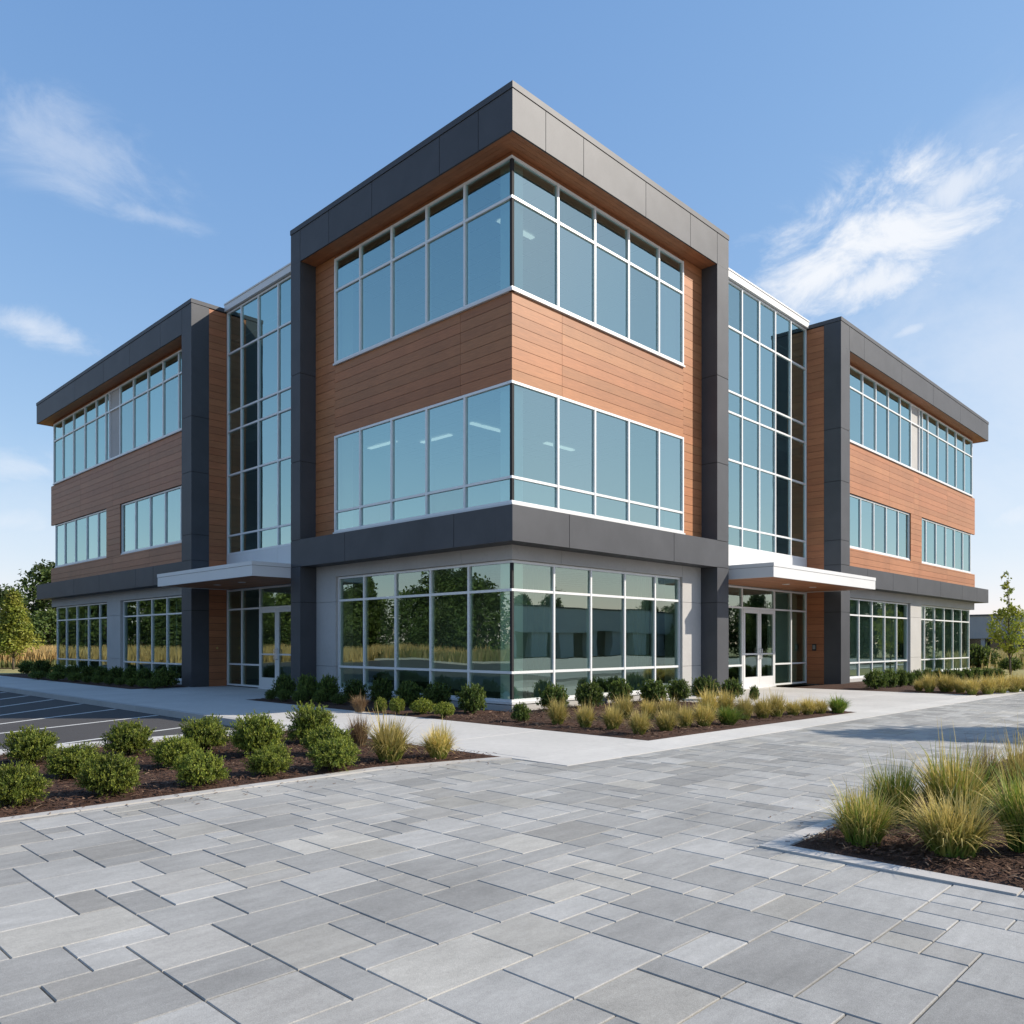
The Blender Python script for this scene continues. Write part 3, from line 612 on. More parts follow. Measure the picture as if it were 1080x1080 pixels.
wr = random.Random(21)
def window(side, ss, zz, n, name='window', label=None, gmat='glass_up', open_end=False, mw=.055, skip=(), sill=0, norail=False):
    """aluminium grid (frame) with one glass mesh; ss/zz are mullion and rail centre lines"""
    f = FB(side); g = FB(side)
    h = mw / 2; na, nb = n - .045, n + .09
    s0 = ss[0]; s1 = ss[-1]
    for i, s in enumerate(ss):
        if i == 0 and open_end: continue
        f.sbox(s - h, s + h, na, nb, zz[0] - h, zz[-1] + h)
    for jz, z in enumerate(zz):
        for i in range(len(ss) - 1):
            if norail and all((i, q) in skip for q in (jz - 1, jz) if 0 <= q < len(zz) - 1): continue
            xa = ss[i] + h; xb = ss[i + 1] - h
            if i == 0 and open_end:
                xa = (n - .043) if side == 'R' else (n + .088)
            f.sbox(xa, xb, na + .006, nb - .01, z - h, z + h)
    done = []
    for i in range(len(ss) - 1):
        if skip and not norail and (i, 0) in skip: done.append(g); g = FB(side)
        for j in range(len(zz) - 1):
            if (i, j) in skip: continue
            a = ss[i] if not (i == 0 and open_end) else n
            g.squad(a, ss[i + 1], n, zz[j], zz[j + 1], (wr.uniform(-.002, .002), wr.uniform(-.003, .003)))
    fo = f.build(name, M['alu'], BLD)
    if label: fo['label'] = label
    if g.f: g.build('glass', M[gmat], fo)
    for q in done: q.build('glass', M[gmat], fo)
    if sill:
        q = FB(side); q.sbox((s0 + h) if not open_end else ((n - .07) if side == 'R' else (n - .046)), s1 + h + .02, n - .075, n - .047, zz[0] - .075, zz[0] - h - .002)
        q.sbox((s0 + h) if not open_end else ((n - .046) if side == 'R' else (n - .046)), s1 + h + .02, n - .046, n + .05, zz[0] - .075, zz[0] - h - .002)
        q.build('sill', M['white'], fo)
    return fo

def planks(b, side, s0, s1, z0, z1, n, joints=(), course=.232, base=(.365, .155, .068), t=.03, zoff=0):
    """wood look boards with open joints"""
    cuts = [s0] + [j for j in joints if s0 + .1 < j < s1 - .1] + [s1]
    z = z0
    k = 0
    while z < z1 - .01:
        zt = min(z + course, z1)
        for a, c in zip(cuts[:-1], cuts[1:]):
            g = wr.uniform(.88, 1.10); h = wr.uniform(.95, 1.04)
            b.sbox(a + (.004 if a != s0 else 0), c - (.004 if c != s1 else 0), n, n + t, z + .005, zt - .005, (base[0] * g, base[1] * g * h, base[2] * g * h))
        z = zt; k += 1
    b.sbox(s0 + .002, s1 - .002, n + t - .006, n + t + .05, z0 + .002, z1 - .002, (.012, .01, .009), 1)

def metal(b, side, s0, s1, n0, n1, z0, z1, joints=(), axis='s'):
    """panelled metal box: panels with 10 mm joints over a dark core"""
    cuts = ([s0] if axis == 's' else [z0]) + list(joints) + ([s1] if axis == 's' else [z1])
    for a, c in zip(cuts[:-1], cuts[1:]):
        ga = .008 if a != cuts[0] else 0; gc = .008 if c != cuts[-1] else 0
        if axis == 's': b.sbox(a + ga, c - gc, n0, n1, z0, z1)
        else: b.sbox(s0, s1, n0, n1, a + ga, c - gc)
    e = .012
    if joints: b.sbox(s0 + e, s1 - e, n0 + e, n1 - e, z0 + e, z1 - e, mi=1)

ZR, ZF = 12.46, 11.63          # underside of cap, underside of fascia
P = {'R': dict(in_=7.40, out=8.00, w0=15.62, pe=16.38, ca=24.05, cb=25.50, ge=33.00, we=33.52, fe=34.05),
     'L': dict(in_=7.40, out=7.87, w0=14.00, pe=14.73, ca=21.42, cb=22.95, ge=29.50, we=29.94, fe=30.40)}
SM = [0, 1.42, 2.72, 4.035, 5.33, 6.45]      # mullions of the corner block
BACK = 9.5

# --- corner block: roof frame
fa = FB('R'); metal(fa, 'R', -.5, 8.0, -.5, -.46, ZF, ZR, (.49, 1.73, 4.08, 6.06, 7.40)); fa.sbox(7.96, 8.0, -.459, 7.86, ZF, ZR)
fa.build('fascia', [M['metal'], M['gap']], BLD)
fl = FB('L'); metal(fl, 'L', -.459, 7.87, -.5, -.46, ZF, ZR, (.49, 1.72, 4.19, 6.03, 7.40)); fl.sbox(7.83, 7.87, -.459, 7.955, ZF, ZR)
fl.build('fascia', [M['metal'], M['gap']], BLD)
b = MB(); b.box(-.515, 8.015, -.515, 7.885, ZR + .012, 12.60); b.box(-.48, 7.98, -.48, 7.85, ZR - .01, ZR + .02, mi=1)
b.build('roof_cap', [M['metal'], M['gap']], BLD)
b = MB(); b.box(-.4, 7.955, -.4, 7.82, 11.67, ZR - .012); b.build('roof_slab', M['roof'], BLD)
# wood soffit boards round the corner
b = MB()
def sboard(x0, x1, y0, y1, z=ZF):
    g = wr.uniform(.9, 1.1); b.box(x0, x1, y0, y1, z + .004, z + .03, (.36 * g, .150 * g, .072 * g))
for k in range(4):
    a = -.459 + k * .1145
    sboard(a, 7.95, a + .002, a + .1125)
    g = wr.uniform(.9, 1.1); b.box(a + .002, a + .1125, a + .1145, 7.825, ZF + .004, ZF + .03, (.36 * g, .150 * g, .072 * g))
b.box(.001, 6.48, .001, .06, 11.532, ZF + .033, (.30, .125, .06)); b.box(.001, .06, .062, 6.48, 11.532, ZF + .033, (.30, .125, .06))
b.build('soffit', M['soffit'], BLD)

def wood_part(side, pieces, parent=BLD, **kw):
    b = FB(side)
    for (s0, s1, z0, z1, n, j) in pieces: planks(b, side, s0, s1, z0, z1, n, j, **kw)
    return b.build('wood_cladding', [M['wood'], M['gap']], parent)

for side in 'RL':
    p = P[side]
    BACK = 9.5 if side == 'R' else 7.6
    c0 = -.02 if side == 'R' else .012
    # third and second floor windows, wood band between, wood return next to the pier
    window(side, SM, [8.80, 10.68, 11.50], .0, open_end=True, sill=1, label='third floor corner window under the roof overhang')
    window(side, SM, [4.37, 4.88, 6.85], .0, open_end=True, sill=1, label='second floor corner window above the metal band')
    wood_part(side, [(c0, 6.48, 6.885, 8.72, -.02, (1.57,)), (6.482, p['in_'] - .002, 4.20, 11.63, -.02, ())])
    # metal band over the ground floor
    b = FB(side)
    if side == 'R': metal(b, side, -.5, 7.40, -.5, -.022, 3.48, 4.20, (1.25, 5.30))
    else: metal(b, side, -.020, 7.40, -.5, -.024, 3.48, 4.20, (1.25, 5.32))
    b.build('metal_band', [M['metal'], M['gap']], BLD)
    # concrete head and side panel
    b = FB(side)
    b.sbox(-.0 if side == 'R' else .21, 1.565, .0, .21, 3.185, 3.50); b.sbox(1.573, 6.47, .0, .21, 3.185, 3.50)
    for za, zb in ((0, .82), (.828, 2.52), (2.528, 3.50)): b.sbox(6.478, 7.398, .0, .25, za, zb)
    b.build('concrete_wall', M['conc_wall'], BLD)
    b = FB(side); b.sbox(.02 if side == 'R' else .24, 6.47, .02, .24, -.05, .135); b.build('plinth', M['conc_wall'], BLD)
    window(side, SM, [.23, .82, 2.555, 3.15], .12, open_end=True, sill=1, gmat='glass_low', label='ground floor corner window behind the shrubs')
    # frame pier
    b = FB(side); metal(b, side, p['in_'], p['out'], -.5, .72, 0, ZF - .002, (2.53, 3.48, 4.20, 6.30, 8.65), axis='z')
    b.build('pier', [M['metal'], M['gap']], BLD)
    # curtain wall between the corner block and the wing
    S0, S1 = p['out'], p['w0']
    if side == 'R': sm = [8.03, 8.85, 9.93, 11.02, 12.15, 13.26, 14.40, 15.58]
    else: sm = [7.90, 8.45, 9.55, 10.68, 11.90, 13.02, 13.96]
    window(side, sm, [4.40, 5.00, 7.02, 8.48, 9.11, 11.07, 12.44], .75, name='curtain_wall', label='tall stair hall glazing between corner block and wing')
    b = FB(side); b.sbox(S0, S1, .62, 2.0, 12.49, 12.76); b.sbox(S0, S1, .60, .619, 12.70, 12.745)
    b.build('coping', M['white'], BLD)
    b = FB(side)
    cuts = [S0 + .005] + sm[1:-1:2] + [S1 - .005]
    for a, c in zip(cuts[:-1], cuts[1:]): b.sbox(a + .003, c - .003, .70, .80, 3.22, 4.368)
    b.build('spandrel_panel', M['white'], BLD)
    # entrance glazing
    if side == 'R': sg = [8.03, 8.85, 9.93, 11.02, 13.19, 14.42, 15.58]; di = 3
    else: sg = [7.90, 8.70, 9.62, 11.80, 12.98, 13.96]; di = 2
    window(side, sg, [.06, .74, 2.54, 3.17], .75, name='entrance_glazing', gmat='glass_low', skip=((di, 0), (di, 1)), norail=True, label='glazed entrance wall under the canopy')
    # doors: two leaves
    dm = (sg[di] + sg[di + 1]) / 2
    for k, (a, c) in enumerate(((sg[di] + .03, dm - .004), (dm + .004, sg[di + 1] - .03))):
        d = FB(side); st = .115
        d.sbox(a, a + st, .69, .745, .03, 2.508); d.sbox(c - st, c, .69, .745, .03, 2.508)
        d.sbox(a + st, c - st, .692, .743, 2.38, 2.508); d.sbox(a + st, c - st, .692, .743, .03, .36)
        d.sbox(a + st, c - st, .70, .735, 1.06, 1.11)
        do = d.build('door', M['white'], BLD)
        g = FB(side); g.squad(a + st, c - st, .718, .36, 2.38); g.build('glass', M['glass_low'], do)
        hx = (c - .06) if k == 0 else (a + .06)
        hb = MB()
        pts = [(hx, .69, .93), (hx, .63, .93), (hx, .63, 1.25), (hx, .69, 1.25)]
        if side == 'L': pts = [(q[1], q[0], q[2]) for q in pts]
        hb.tube(pts, [.014] * 4, 8); hb.build('handle', M['steel'], do, smooth=False)
    # cover the rails that would cross the door opening with a threshold
    b = FB(side); b.sbox(sg[di] - .02, sg[di + 1] + .02, .66, .80, .0, .026); b.build('threshold', M['alu'], BLD)
    # canopy
    ca, cb, nf = (8.02, 15.45, -1.70) if side == 'R' else (7.89, 13.90, -1.62)
    if side == 'R': ca = 8.22
    c = FB(side)
    c.sbox(ca, cb, nf, nf + .06, 3.20, 3.475); c.sbox(ca - .012, cb + .012, nf - .012, nf + .06, 3.483, 3.585)
    c.sbox(ca, ca + .06, nf + .062, .69, 3.20, 3.475); c.sbox(ca - .012, ca + .06, nf + .062, .69, 3.483, 3.585)
    c.sbox(cb - .06, cb, nf + .062, .69, 3.20, 3.475); c.sbox(cb - .06, cb + .012, nf + .062, .69, 3.483, 3.585)
    c.sbox(ca + .01, cb - .01, nf + .01, .68, 3.53, 3.57); c.sbox(ca + .005, cb - .005, nf + .02, .68, 3.44, 3.50, mi=1)
    co = c.build('canopy', [M['white'], M['gap']], BLD)
    q = FB(side); n = nf + .062
    while n < .66:
        g = wr.uniform(.9, 1.1); q.sbox(ca + .062, cb - .062, n, min(n + .147, .68), 3.215, 3.24, (.36 * g, .15 * g, .072 * g)); n += .15
    q.build('canopy_soffit', M['soffit'], co)
    for s_ in (ca + (cb - ca) * .42, ca + (cb - ca) * .68):
        q = MB(); n_ = -.6
        pts = [(s_, n_, 3.205), (s_, n_, 3.216)]
        if side == 'L': pts = [(y, x, z) for x, y, z in pts]
        q.tube(pts, [.11, .11], 20); q.build('downlight', M['white'], co)
    # ---- wing
    b = FB(side); metal(b, side, p['w0'], p['pe'], -.5, .09, 0, ZF - .002, (2.50, 3.45, 4.13, 4.97, 7.0, 8.81), axis='z')
    b.build('pier', [M['metal'], M['gap']], BLD)
    b = FB(side)
    jf = [j for j in ((16.34, 17.69, 21.56, 25.42, 29.3) if side == 'R' else (14.71, 16.45, 19.16, 21.86, 25.14))]
    metal(b, side, p['w0'], p['fe'], -.5, -.46, ZF, ZR, jf)
    b.sbox(p['fe'] - .04, p['fe'], -.459, BACK, ZF, ZR); b.sbox(p['w0'], p['w0'] + .04, -.459, .09, ZF, ZR)
    b.build('fascia', [M['metal'], M['gap']], BLD)
    b = FB(side); b.sbox(p['w0'] - .015, p['fe'] + .015, -.515, BACK, ZR + .012, 12.60); b.sbox(p['w0'] + .02, p['fe'] - .02, -.48, BACK - .05, ZR - .01, ZR + .02, mi=1)
    b.build('roof_cap', [M['metal'], M['gap']], BLD)
    b = FB(side); b.sbox(p['w0'] + .05, p['fe'] - .045, -.4, BACK - .02, 11.67, ZR - .012); b.build('roof_slab', M['roof'], BLD)
    q = FB(side)
    for k in range(4):
        g = wr.uniform(.9, 1.1); q.sbox(p['w0'] + .042, p['fe'] - .042, -.459 + k * .1145, -.459 + k * .1145 + .1125, ZF + .004, ZF + .03, (.36 * g, .15 * g, .072 * g))
    for k in range(5):
        g = wr.uniform(.9, 1.1); q.sbox(p['ge'] + .21 + k * .16, min(p['ge'] + .21 + k * .16 + .156, p['fe'] - .042), .003, BACK - .1, ZF + .004, ZF + .03, (.36 * g, .15 * g, .072 * g))
    q.sbox(p['pe'] + .002, p['ge'] + .2, .004, .06, 11.532, ZF + .033, (.30, .125, .06))
    q.build('soffit', M['soffit'], BLD)
    # wood on the side of the wing that faces the corner block (boards across n)
    other = 'L' if side == 'R' else 'R'
    b = FB(other); planks(b, other, .094, .70, 0, 12.44, p['w0'] + .0, (), course=.232, base=(.37, .145, .065))
    b.build('wood_cladding', [M['wood'], M['gap']], BLD)
    # wing windows
    if side == 'R': mm = [16.40, 17.45, 18.78, 20.10, 21.43, 22.77, 24.05]; m2 = [25.50, 26.24, 27.62, 29.02, 30.36, 31.70, 33.00]
    else: mm = [14.75, 16.04, 17.34, 18.68, 20.06, 21.42]; m2 = [22.95, 24.03, 25.38, 26.82, 28.22, 29.50]
    cpan = 25.12 if side == 'R' else 22.55
    third = mm + [cpan] + [m for m in m2 if m > cpan + .2]
    ci = len(mm) - 1
    wn = window(side, third, [8.80, 10.74, 11.50], .0, sill=1, skip=((ci, 1), (ci, 0)), label='third floor ribbon window of the wing')
    q = FB(side); q.sbox(mm[-1] + .03, cpan - .03, .02, .06, 8.83, 11.47); q.build('column_panel', M['conc_wall'], wn)
    for ww in (mm, m2): window(side, ww, [4.97, 6.85], .08, sill=1, label='second floor window of the wing set in wood cladding')
    jw = (21.57, 24.47, 25.10, 29.02) if side == 'R' else (18.6, 22.2, 26.0)
    wood_part(side, [(p['pe'] + .002, p['we'], 6.89, 8.72, -.02, jw), (p['pe'] + .002, p['we'], 4.13, 4.89, -.02, jw),
                     (mm[-1] + .035, m2[0] - .035, 4.892, 6.888, -.02, ())], base=(.38, .165, .078) if side == 'R' else (.36, .16, .086))
    b = FB(side); jb = (18.0, 20.6, 23.4, 26.4, 29.6, 32) if side == 'R' else (17.05, 18.61, 22.32, 25.26)
    metal(b, side, p['pe'] + .002, p['fe'], -.5, -.022, 3.45, 4.128, jb); b.sbox(p['fe'] - .58, p['fe'], -.02, BACK, 3.45, 4.128)
    b.build('metal_band', [M['metal'], M['gap']], BLD)
    b = FB(side)
    b.sbox(p['pe'] + .002, mm[-1] + .5, .0, .2, 3.10, 3.47); b.sbox(mm[-1] + .508, p['we'], .0, .2, 3.10, 3.47)
    for za, zb in ((0, .82), (.828, 2.52), (2.528, 3.098)): b.sbox(mm[-1] + .05, m2[0] - .05, .0, .24, za, zb)
    b.build('concrete_wall', M['conc_wall'], BLD)
    b = FB(side); b.sbox(p['pe'] + .002, mm[-1] + .04, .02, .3, -.05, .12); b.sbox(m2[0] - .04, p['ge'], .02, .3, -.05, .12)
    b.build('plinth', M['conc_wall'], BLD)
    for ww in (mm, m2): window(side, ww, [.17, .70, 2.47, 3.06], .14, gmat='glass_low', sill=1, label='ground floor window of the wing')
    # far end and back walls
    b = FB(side)
    b.sbox(p['ge'] + .06, p['ge'] + .2, .25, BACK, 0, 4.1, (.43, .42, .41)); b.sbox(p['ge'] + .06, p['ge'] + .2, .10, BACK, 4.1, 11.6, (.40, .19, .11))
    b.build('end_wall', M['walk'], BLD)
    b = FB(side)
    b.sbox(BACK + .15 if side == 'L' else BACK, p['ge'] + .06, BACK, BACK + .15, 0, 11.65, (.43, .42, .41)); b.build('rear_wall', M['walk'], BLD)
    # coping roof of the stair hall
    b = FB(side); b.sbox(S0 + .01, S1 - .01, 1.9, BACK, 12.2, 12.47); b.build('roof_slab', M['roof'], BLD)

# --- corner joint posts
for q in ((-.03, .035, 8.83, 11.47), (-.03, .035, 4.40, 6.82), (.085, .145, .26, 3.12)):
    b = MB(); b.box(q[0], q[1], q[0], q[1], q[2], q[3]); b.build('corner_post', M['gap'], BLD)

# --- interior: slabs, ceilings, core walls, columns, lamps
def floors(z0, z1, name, m, z_only=None):
    b = MB()
    b.box(.35, 7.99, .35, 7.86, z0, z1)
    b.box(7.995, 15.6, .95, 7.86, z0, z1); b.box(15.65, 32.9, .30, 9.3, z0, z1)
    b.box(.95, 7.86, 7.865, 13.98, z0, z1); b.box(.30, 7.5, 14.03, 29.4, z0, z1)
    return b.build(name, m, BLD)
floors(-.04, .012, 'floor', M['int_floor'])
for z0, z1 in ((3.62, 4.0), (8.0, 8.45)): floors(z0, z1, 'floor', M['int_floor'])
for z in (3.22, 6.98, 11.56): floors(z, z + .02, 'ceiling', M['int_ceil'])
# ceiling tile grid near the corner and ceiling lamps
for z in (3.22, 6.98, 11.56):
    b = MB()
    for k in range(1, 13):
        b.box(.36 + k * .6 - .012, .36 + k * .6 + .012, .36, 7.8, z - .006, z - .001)
        b.box(.36, 7.8, .36 + k * .6 - .012, .36 + k * .6 + .012, z - .0065, z - .0012)
    b.build('ceiling_grid', M['grid'], BLD)
for z, cs in ((6.97, [(2.4, 3.2, 1), (2.2, 5.0, 0), (1.6, 6.6, 0), (5.2, 3.2, 1), (20, 3, 1), (27, 3, 1), (3, 18, 0), (3, 25, 0)]),
              (11.55, [(2.2, 2.0, 1)]), (3.21, [(22, 3.4, 1)])):
    for (x, y, o) in cs:
        b = MB()
        if o: b.box(x - .6, x + .6, y - .07, y + .07, z - .03, z - .01)
        else: b.box(x - .07, x + .07, y - .6, y + .6, z - .03, z - .01)
        b.build('ceiling_lamp', M['lamp'], BLD)
b = MB()
for z0, z1 in ((.012, 3.2), (4.0, 6.96), (8.45, 11.54)):
    b.box(4.6, 7.9, 4.6, 7.8, z0, z1); b.box(16, 32.9, 6.2, 6.35, z0, z1); b.box(6.2, 6.35, 14.1, 29.4, z0, z1)
    b.box(8, 15.6, 7.0, 7.15, z0, z1); b.box(7.0, 7.15, 7.9, 13.98, z0, z1)
    for s_ in (18.8, 24.2, 29.0): b.box(s_, s_ + .12, .5, 6.1, z0, z1)
    for s_ in (17.4, 21.9, 26.9): b.box(.5, 6.1, s_, s_ + .12, z0, z1)
b.build('interior_wall', M['int_wall'], BLD)
for (x, y) in ((.34, .34), (6.9, .55), (.55, 6.9), (24.5, .6), (.6, 22.2)):
    b = MB()
    for z0, z1 in ((.012, 3.2), (4.0, 6.96), (8.45, 11.54)): b.box(x - .17, x + .17, y - .17, y + .17, z0, z1)
    b.build('column', M['int_col'], BLD)

# --- pleated blinds drawn behind the ground floor glass on the sunny side
def blind(s0, s1, n, z0, z1):
    b = MB(); k = int((s1 - s0) / .09)
    for i in range(k):
        xa = s0 + (s1 - s0) * i / k; xb = s0 + (s1 - s0) * (i + 1) / k; d = .022 * (1 if i % 2 else -1)
        b.add([(xa, n - d, z0), (xb, n + d, z0), (xb, n + d, z1), (xa, n - d, z1)], [(0, 1, 2, 3)])
    return b.build('blind', M['blind'], BLD)
blind(16.5, 23.95, .46, .02, 3.18); blind(25.6, 32.85, .46, .02, 3.18)
blind(1.5, 2.65, 1.1, .02, 3.18); blind(5.0, 6.3, .9, .02, 3.18)
blind(13.3, 15.5, 1.0, .02, 3.18)

# --- card reader and bell by the doors
b = MB(); b.box(15.585, 15.618, .36, .50, 1.17, 1.40); cr = b.build('card_reader', M['black'], BLD)
b = MB(); b.box(15.575, 15.584, .385, .475, 1.22, 1.36); b.build('reader_face', M['screen'], cr)
b = MB(); b.tube([(.36, 13.99, 1.27), (.36, 13.965, 1.27)], [.035, .035], 14); b.build('bell_button', M['brass'], BLD)
# ------------------------------------------------------------------ plants
def leaf(b, p, d, nrm, L, w, col):
    """one folded leaf: two quads would be too many, a kite of two triangles is enough"""
    d = d.normalized(); s = d.cross(nrm)
    if s.length < 1e-4: s = d.orthogonal()
    s.normalize(); n2 = s.cross(d)
    a = p; m1 = p + d * (L * .5) + s * w + n2 * (w * .35); m2 = p + d * (L * .5) - s * w + n2 * (w * .35); e = p + d * L
    b.add([tuple(a), tuple(m1), tuple(e), tuple(m2)], [(0, 1, 2), (0, 2, 3)], col)

def rdir(r):
    z = r.uniform(-1, 1); t = r.uniform(0, 6.283); q = math.sqrt(1 - z * z)
    return Vector((q * math.cos(t), q * math.sin(t), z))

def shrub_mesh(seed, shoots, per, L, w, cols, up=.35, low=-.55, spread=.16, lump=.2, core=.62):
    """unit shrub: radius 1, height about 1 (z from 0), made of leafy shoots; returns foliage and stem meshes"""
    r = random.Random(seed); b = MB(); st = MB()
    off = Vector((seed * 3.1, seed * 1.7, 0))
    for _ in range(shoots):
        d = rdir(r)
        if d.z < low: d.z = low + r.random() * .3; d.normalize()
        lm = 1 + lump * mnoise.noise(d * 2.1 + off) + .5 * lump * mnoise.noise(d * 5.0 + off)
        rr = lm * r.uniform(.80, 1.0 + spread * r.random())
        if r.random() < .3: rr *= r.uniform(.6, .9)
        tip = Vector((d.x * rr, d.y * rr, .52 + d.z * rr * .5))
        dirn = (d + Vector((0, 0, up)) + rdir(r) * .25).normalized()
        ln_ = r.uniform(.16, .30)
        base = tip - Vector((dirn.x, dirn.y, dirn.z * .6)) * ln_
        c = r.choice(cols); br = r.uniform(.75, 1.25)
        for k in range(per):
            t = k / per
            p = base + (tip - base) * t
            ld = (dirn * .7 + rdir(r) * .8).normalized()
            g = br * r.uniform(.8, 1.2) * (.6 + .75 * t)  # paler new-growth tips, contrast deepened in colour to suggest sunlit tops, shaded insides
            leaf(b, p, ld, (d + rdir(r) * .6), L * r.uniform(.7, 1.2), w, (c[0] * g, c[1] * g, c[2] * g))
    # inner leaves fill
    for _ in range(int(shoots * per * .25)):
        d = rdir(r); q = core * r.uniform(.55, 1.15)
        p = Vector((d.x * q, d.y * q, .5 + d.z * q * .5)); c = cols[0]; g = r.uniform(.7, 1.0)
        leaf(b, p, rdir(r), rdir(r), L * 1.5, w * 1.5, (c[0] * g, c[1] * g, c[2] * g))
    for k in range(7):
        a = k * .9 + r.random(); q = r.uniform(.3, .6)
        st.tube([(0.05 * math.cos(a), .05 * math.sin(a), -.03), (.5 * q * math.cos(a), .5 * q * math.sin(a), .3), (q * math.cos(a), q * math.sin(a), .6)], [.035, .025, .012], 5)
    return b.mesh('foliage', M['leaf']), st.mesh('stem', M['bark'])

def grass_mesh(seed, n, cols, tips, width, lean=1.0, seg=5, curl=.6, foot=.3, long_=.13):
    """unit tuft (radius 1, height 1): arching blades that fan out, green at the foot and dry at the tip"""
    r = random.Random(seed); b = MB()
    for i in range(n):
        a = r.uniform(0, 6.283); th = lean * 1.25 * r.random() ** .75
        L = r.uniform(.6, 1.02) * (1.0 + .12 * mnoise.noise(Vector((math.cos(a) * 1.7, math.sin(a) * 1.7, seed))))
        if r.random() < long_: L *= r.uniform(1.12, 1.4)
        br = foot * math.sqrt(r.random()); ba = a + r.gauss(0, 1.0); x, y, z = br * math.cos(ba), br * math.sin(ba), 0.0
        c = r.choice(cols); tc = r.choice(tips); g = r.uniform(.75, 1.25)
        tw = r.uniform(-.5, .5); sx, sy = -math.sin(a + tw), math.cos(a + tw)
        t0 = th * .45; bend = th * (.75 + curl * r.random())
        base = len(b.v); cc = []
        m0 = r.uniform(.0, .4)
        for k in range(seg + 1):
            t = k / seg
            w = width * (1 - t ** 1.6) * .95 + width * .07
            b.v.extend([(x - sx * w, y - sy * w, z), (x + sx * w, y + sy * w, z)])
            m = min(1, max(0, (t - m0) / .55))
            cc.append(tuple((c[q] * (1 - m) + tc[q] * m) * g for q in range(3)))
            an = t0 + bend * (t + .5 / seg) ** 1.3
            x += L / seg * math.sin(an) * math.cos(a); y += L / seg * math.sin(an) * math.sin(a); z += L / seg * math.cos(an)
            z = max(z, .01)
        for k in range(seg):
            i0 = base + 2 * k
            b.f.append((i0, i0 + 1, i0 + 3, i0 + 2)); b.c.append((cc[k], cc[k], cc[k + 1], cc[k + 1])); b.m.append(0)
    return b.mesh('blades', M['straw'])

BOXC = [(.10, .14, .024), (.15, .195, .03), (.25, .28, .045), (.21, .24, .035)]
LAUC = [(.07, .112, .024), (.10, .148, .03), (.145, .19, .04)]
GLOC = [(.10, .15, .03), (.14, .185, .038), (.12, .17, .033)]
LIMC = [(.20, .24, .035), (.25, .27, .04), (.16, .20, .035)]
LIB = {
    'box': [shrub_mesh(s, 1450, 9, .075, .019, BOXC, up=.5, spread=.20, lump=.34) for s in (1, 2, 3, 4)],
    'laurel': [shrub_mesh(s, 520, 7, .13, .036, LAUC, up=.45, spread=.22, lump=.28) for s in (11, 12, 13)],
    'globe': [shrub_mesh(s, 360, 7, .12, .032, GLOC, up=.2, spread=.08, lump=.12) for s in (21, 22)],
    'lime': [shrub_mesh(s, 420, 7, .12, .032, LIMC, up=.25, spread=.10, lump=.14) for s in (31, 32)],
}
GRN = [(.11, .19, .025), (.15, .24, .035), (.19, .27, .045)]
YGR = [(.20, .26, .045), (.27, .31, .05), (.34, .32, .075)]
STR = [(.58, .45, .15), (.64, .52, .20), (.48, .38, .11)]
DRY = [(.26, .17, .09), (.34, .23, .12), (.22, .14, .08)]
LIB.update({
    'tuft': [grass_mesh(s, 800, YGR, STR, .022, 1.08) for s in (41, 42, 43)],
    'drygrass': [grass_mesh(45, 480, DRY, DRY, .02, .8)],
    'greengrass': [grass_mesh(46, 700, GRN, GRN + YGR, .028, 1.0)],
    'fountain': [grass_mesh(51, 850, GRN + YGR, STR + STR + YGR, .0145, .92, 7, curl=.8), grass_mesh(52, 850, GRN + GRN + YGR, STR + YGR + GRN, .0145, .8, 7, curl=.7),
                 grass_mesh(53, 850, YGR + GRN, STR + STR, .0145, .95, 7, curl=.9)],
    'fountain_dry': [grass_mesh(54, 750, DRY + YGR, DRY + STR, .013, .75, 7)],
})
CAT = {'box': ('boxwood_shrub', 'shrub'), 'laurel': ('evergreen_shrub', 'shrub'), 'globe': ('globe_shrub', 'shrub'), 'lime': ('globe_shrub', 'shrub'),
       'tuft': ('grass_tuft', 'grass'), 'drygrass': ('dry_grass_tuft', 'grass'), 'greengrass': ('grass_tuft', 'grass'), 'fountain': ('fountain_grass', 'grass'), 'fountain_dry': ('fountain_grass', 'grass')}
pr = random.Random(8)
cnt = {}
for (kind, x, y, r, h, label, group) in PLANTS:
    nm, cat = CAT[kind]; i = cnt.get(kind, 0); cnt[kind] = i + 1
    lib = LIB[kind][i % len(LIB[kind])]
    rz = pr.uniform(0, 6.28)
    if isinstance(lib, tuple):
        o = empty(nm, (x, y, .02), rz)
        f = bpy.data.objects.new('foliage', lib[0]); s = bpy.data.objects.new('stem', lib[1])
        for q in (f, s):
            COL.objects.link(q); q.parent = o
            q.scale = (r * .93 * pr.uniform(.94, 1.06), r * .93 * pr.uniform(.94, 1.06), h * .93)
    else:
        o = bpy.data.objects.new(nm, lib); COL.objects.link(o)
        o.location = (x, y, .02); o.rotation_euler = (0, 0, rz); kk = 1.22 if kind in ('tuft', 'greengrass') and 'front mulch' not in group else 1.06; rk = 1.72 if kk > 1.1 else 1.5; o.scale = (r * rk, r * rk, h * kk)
    tag(o, label, cat, group)

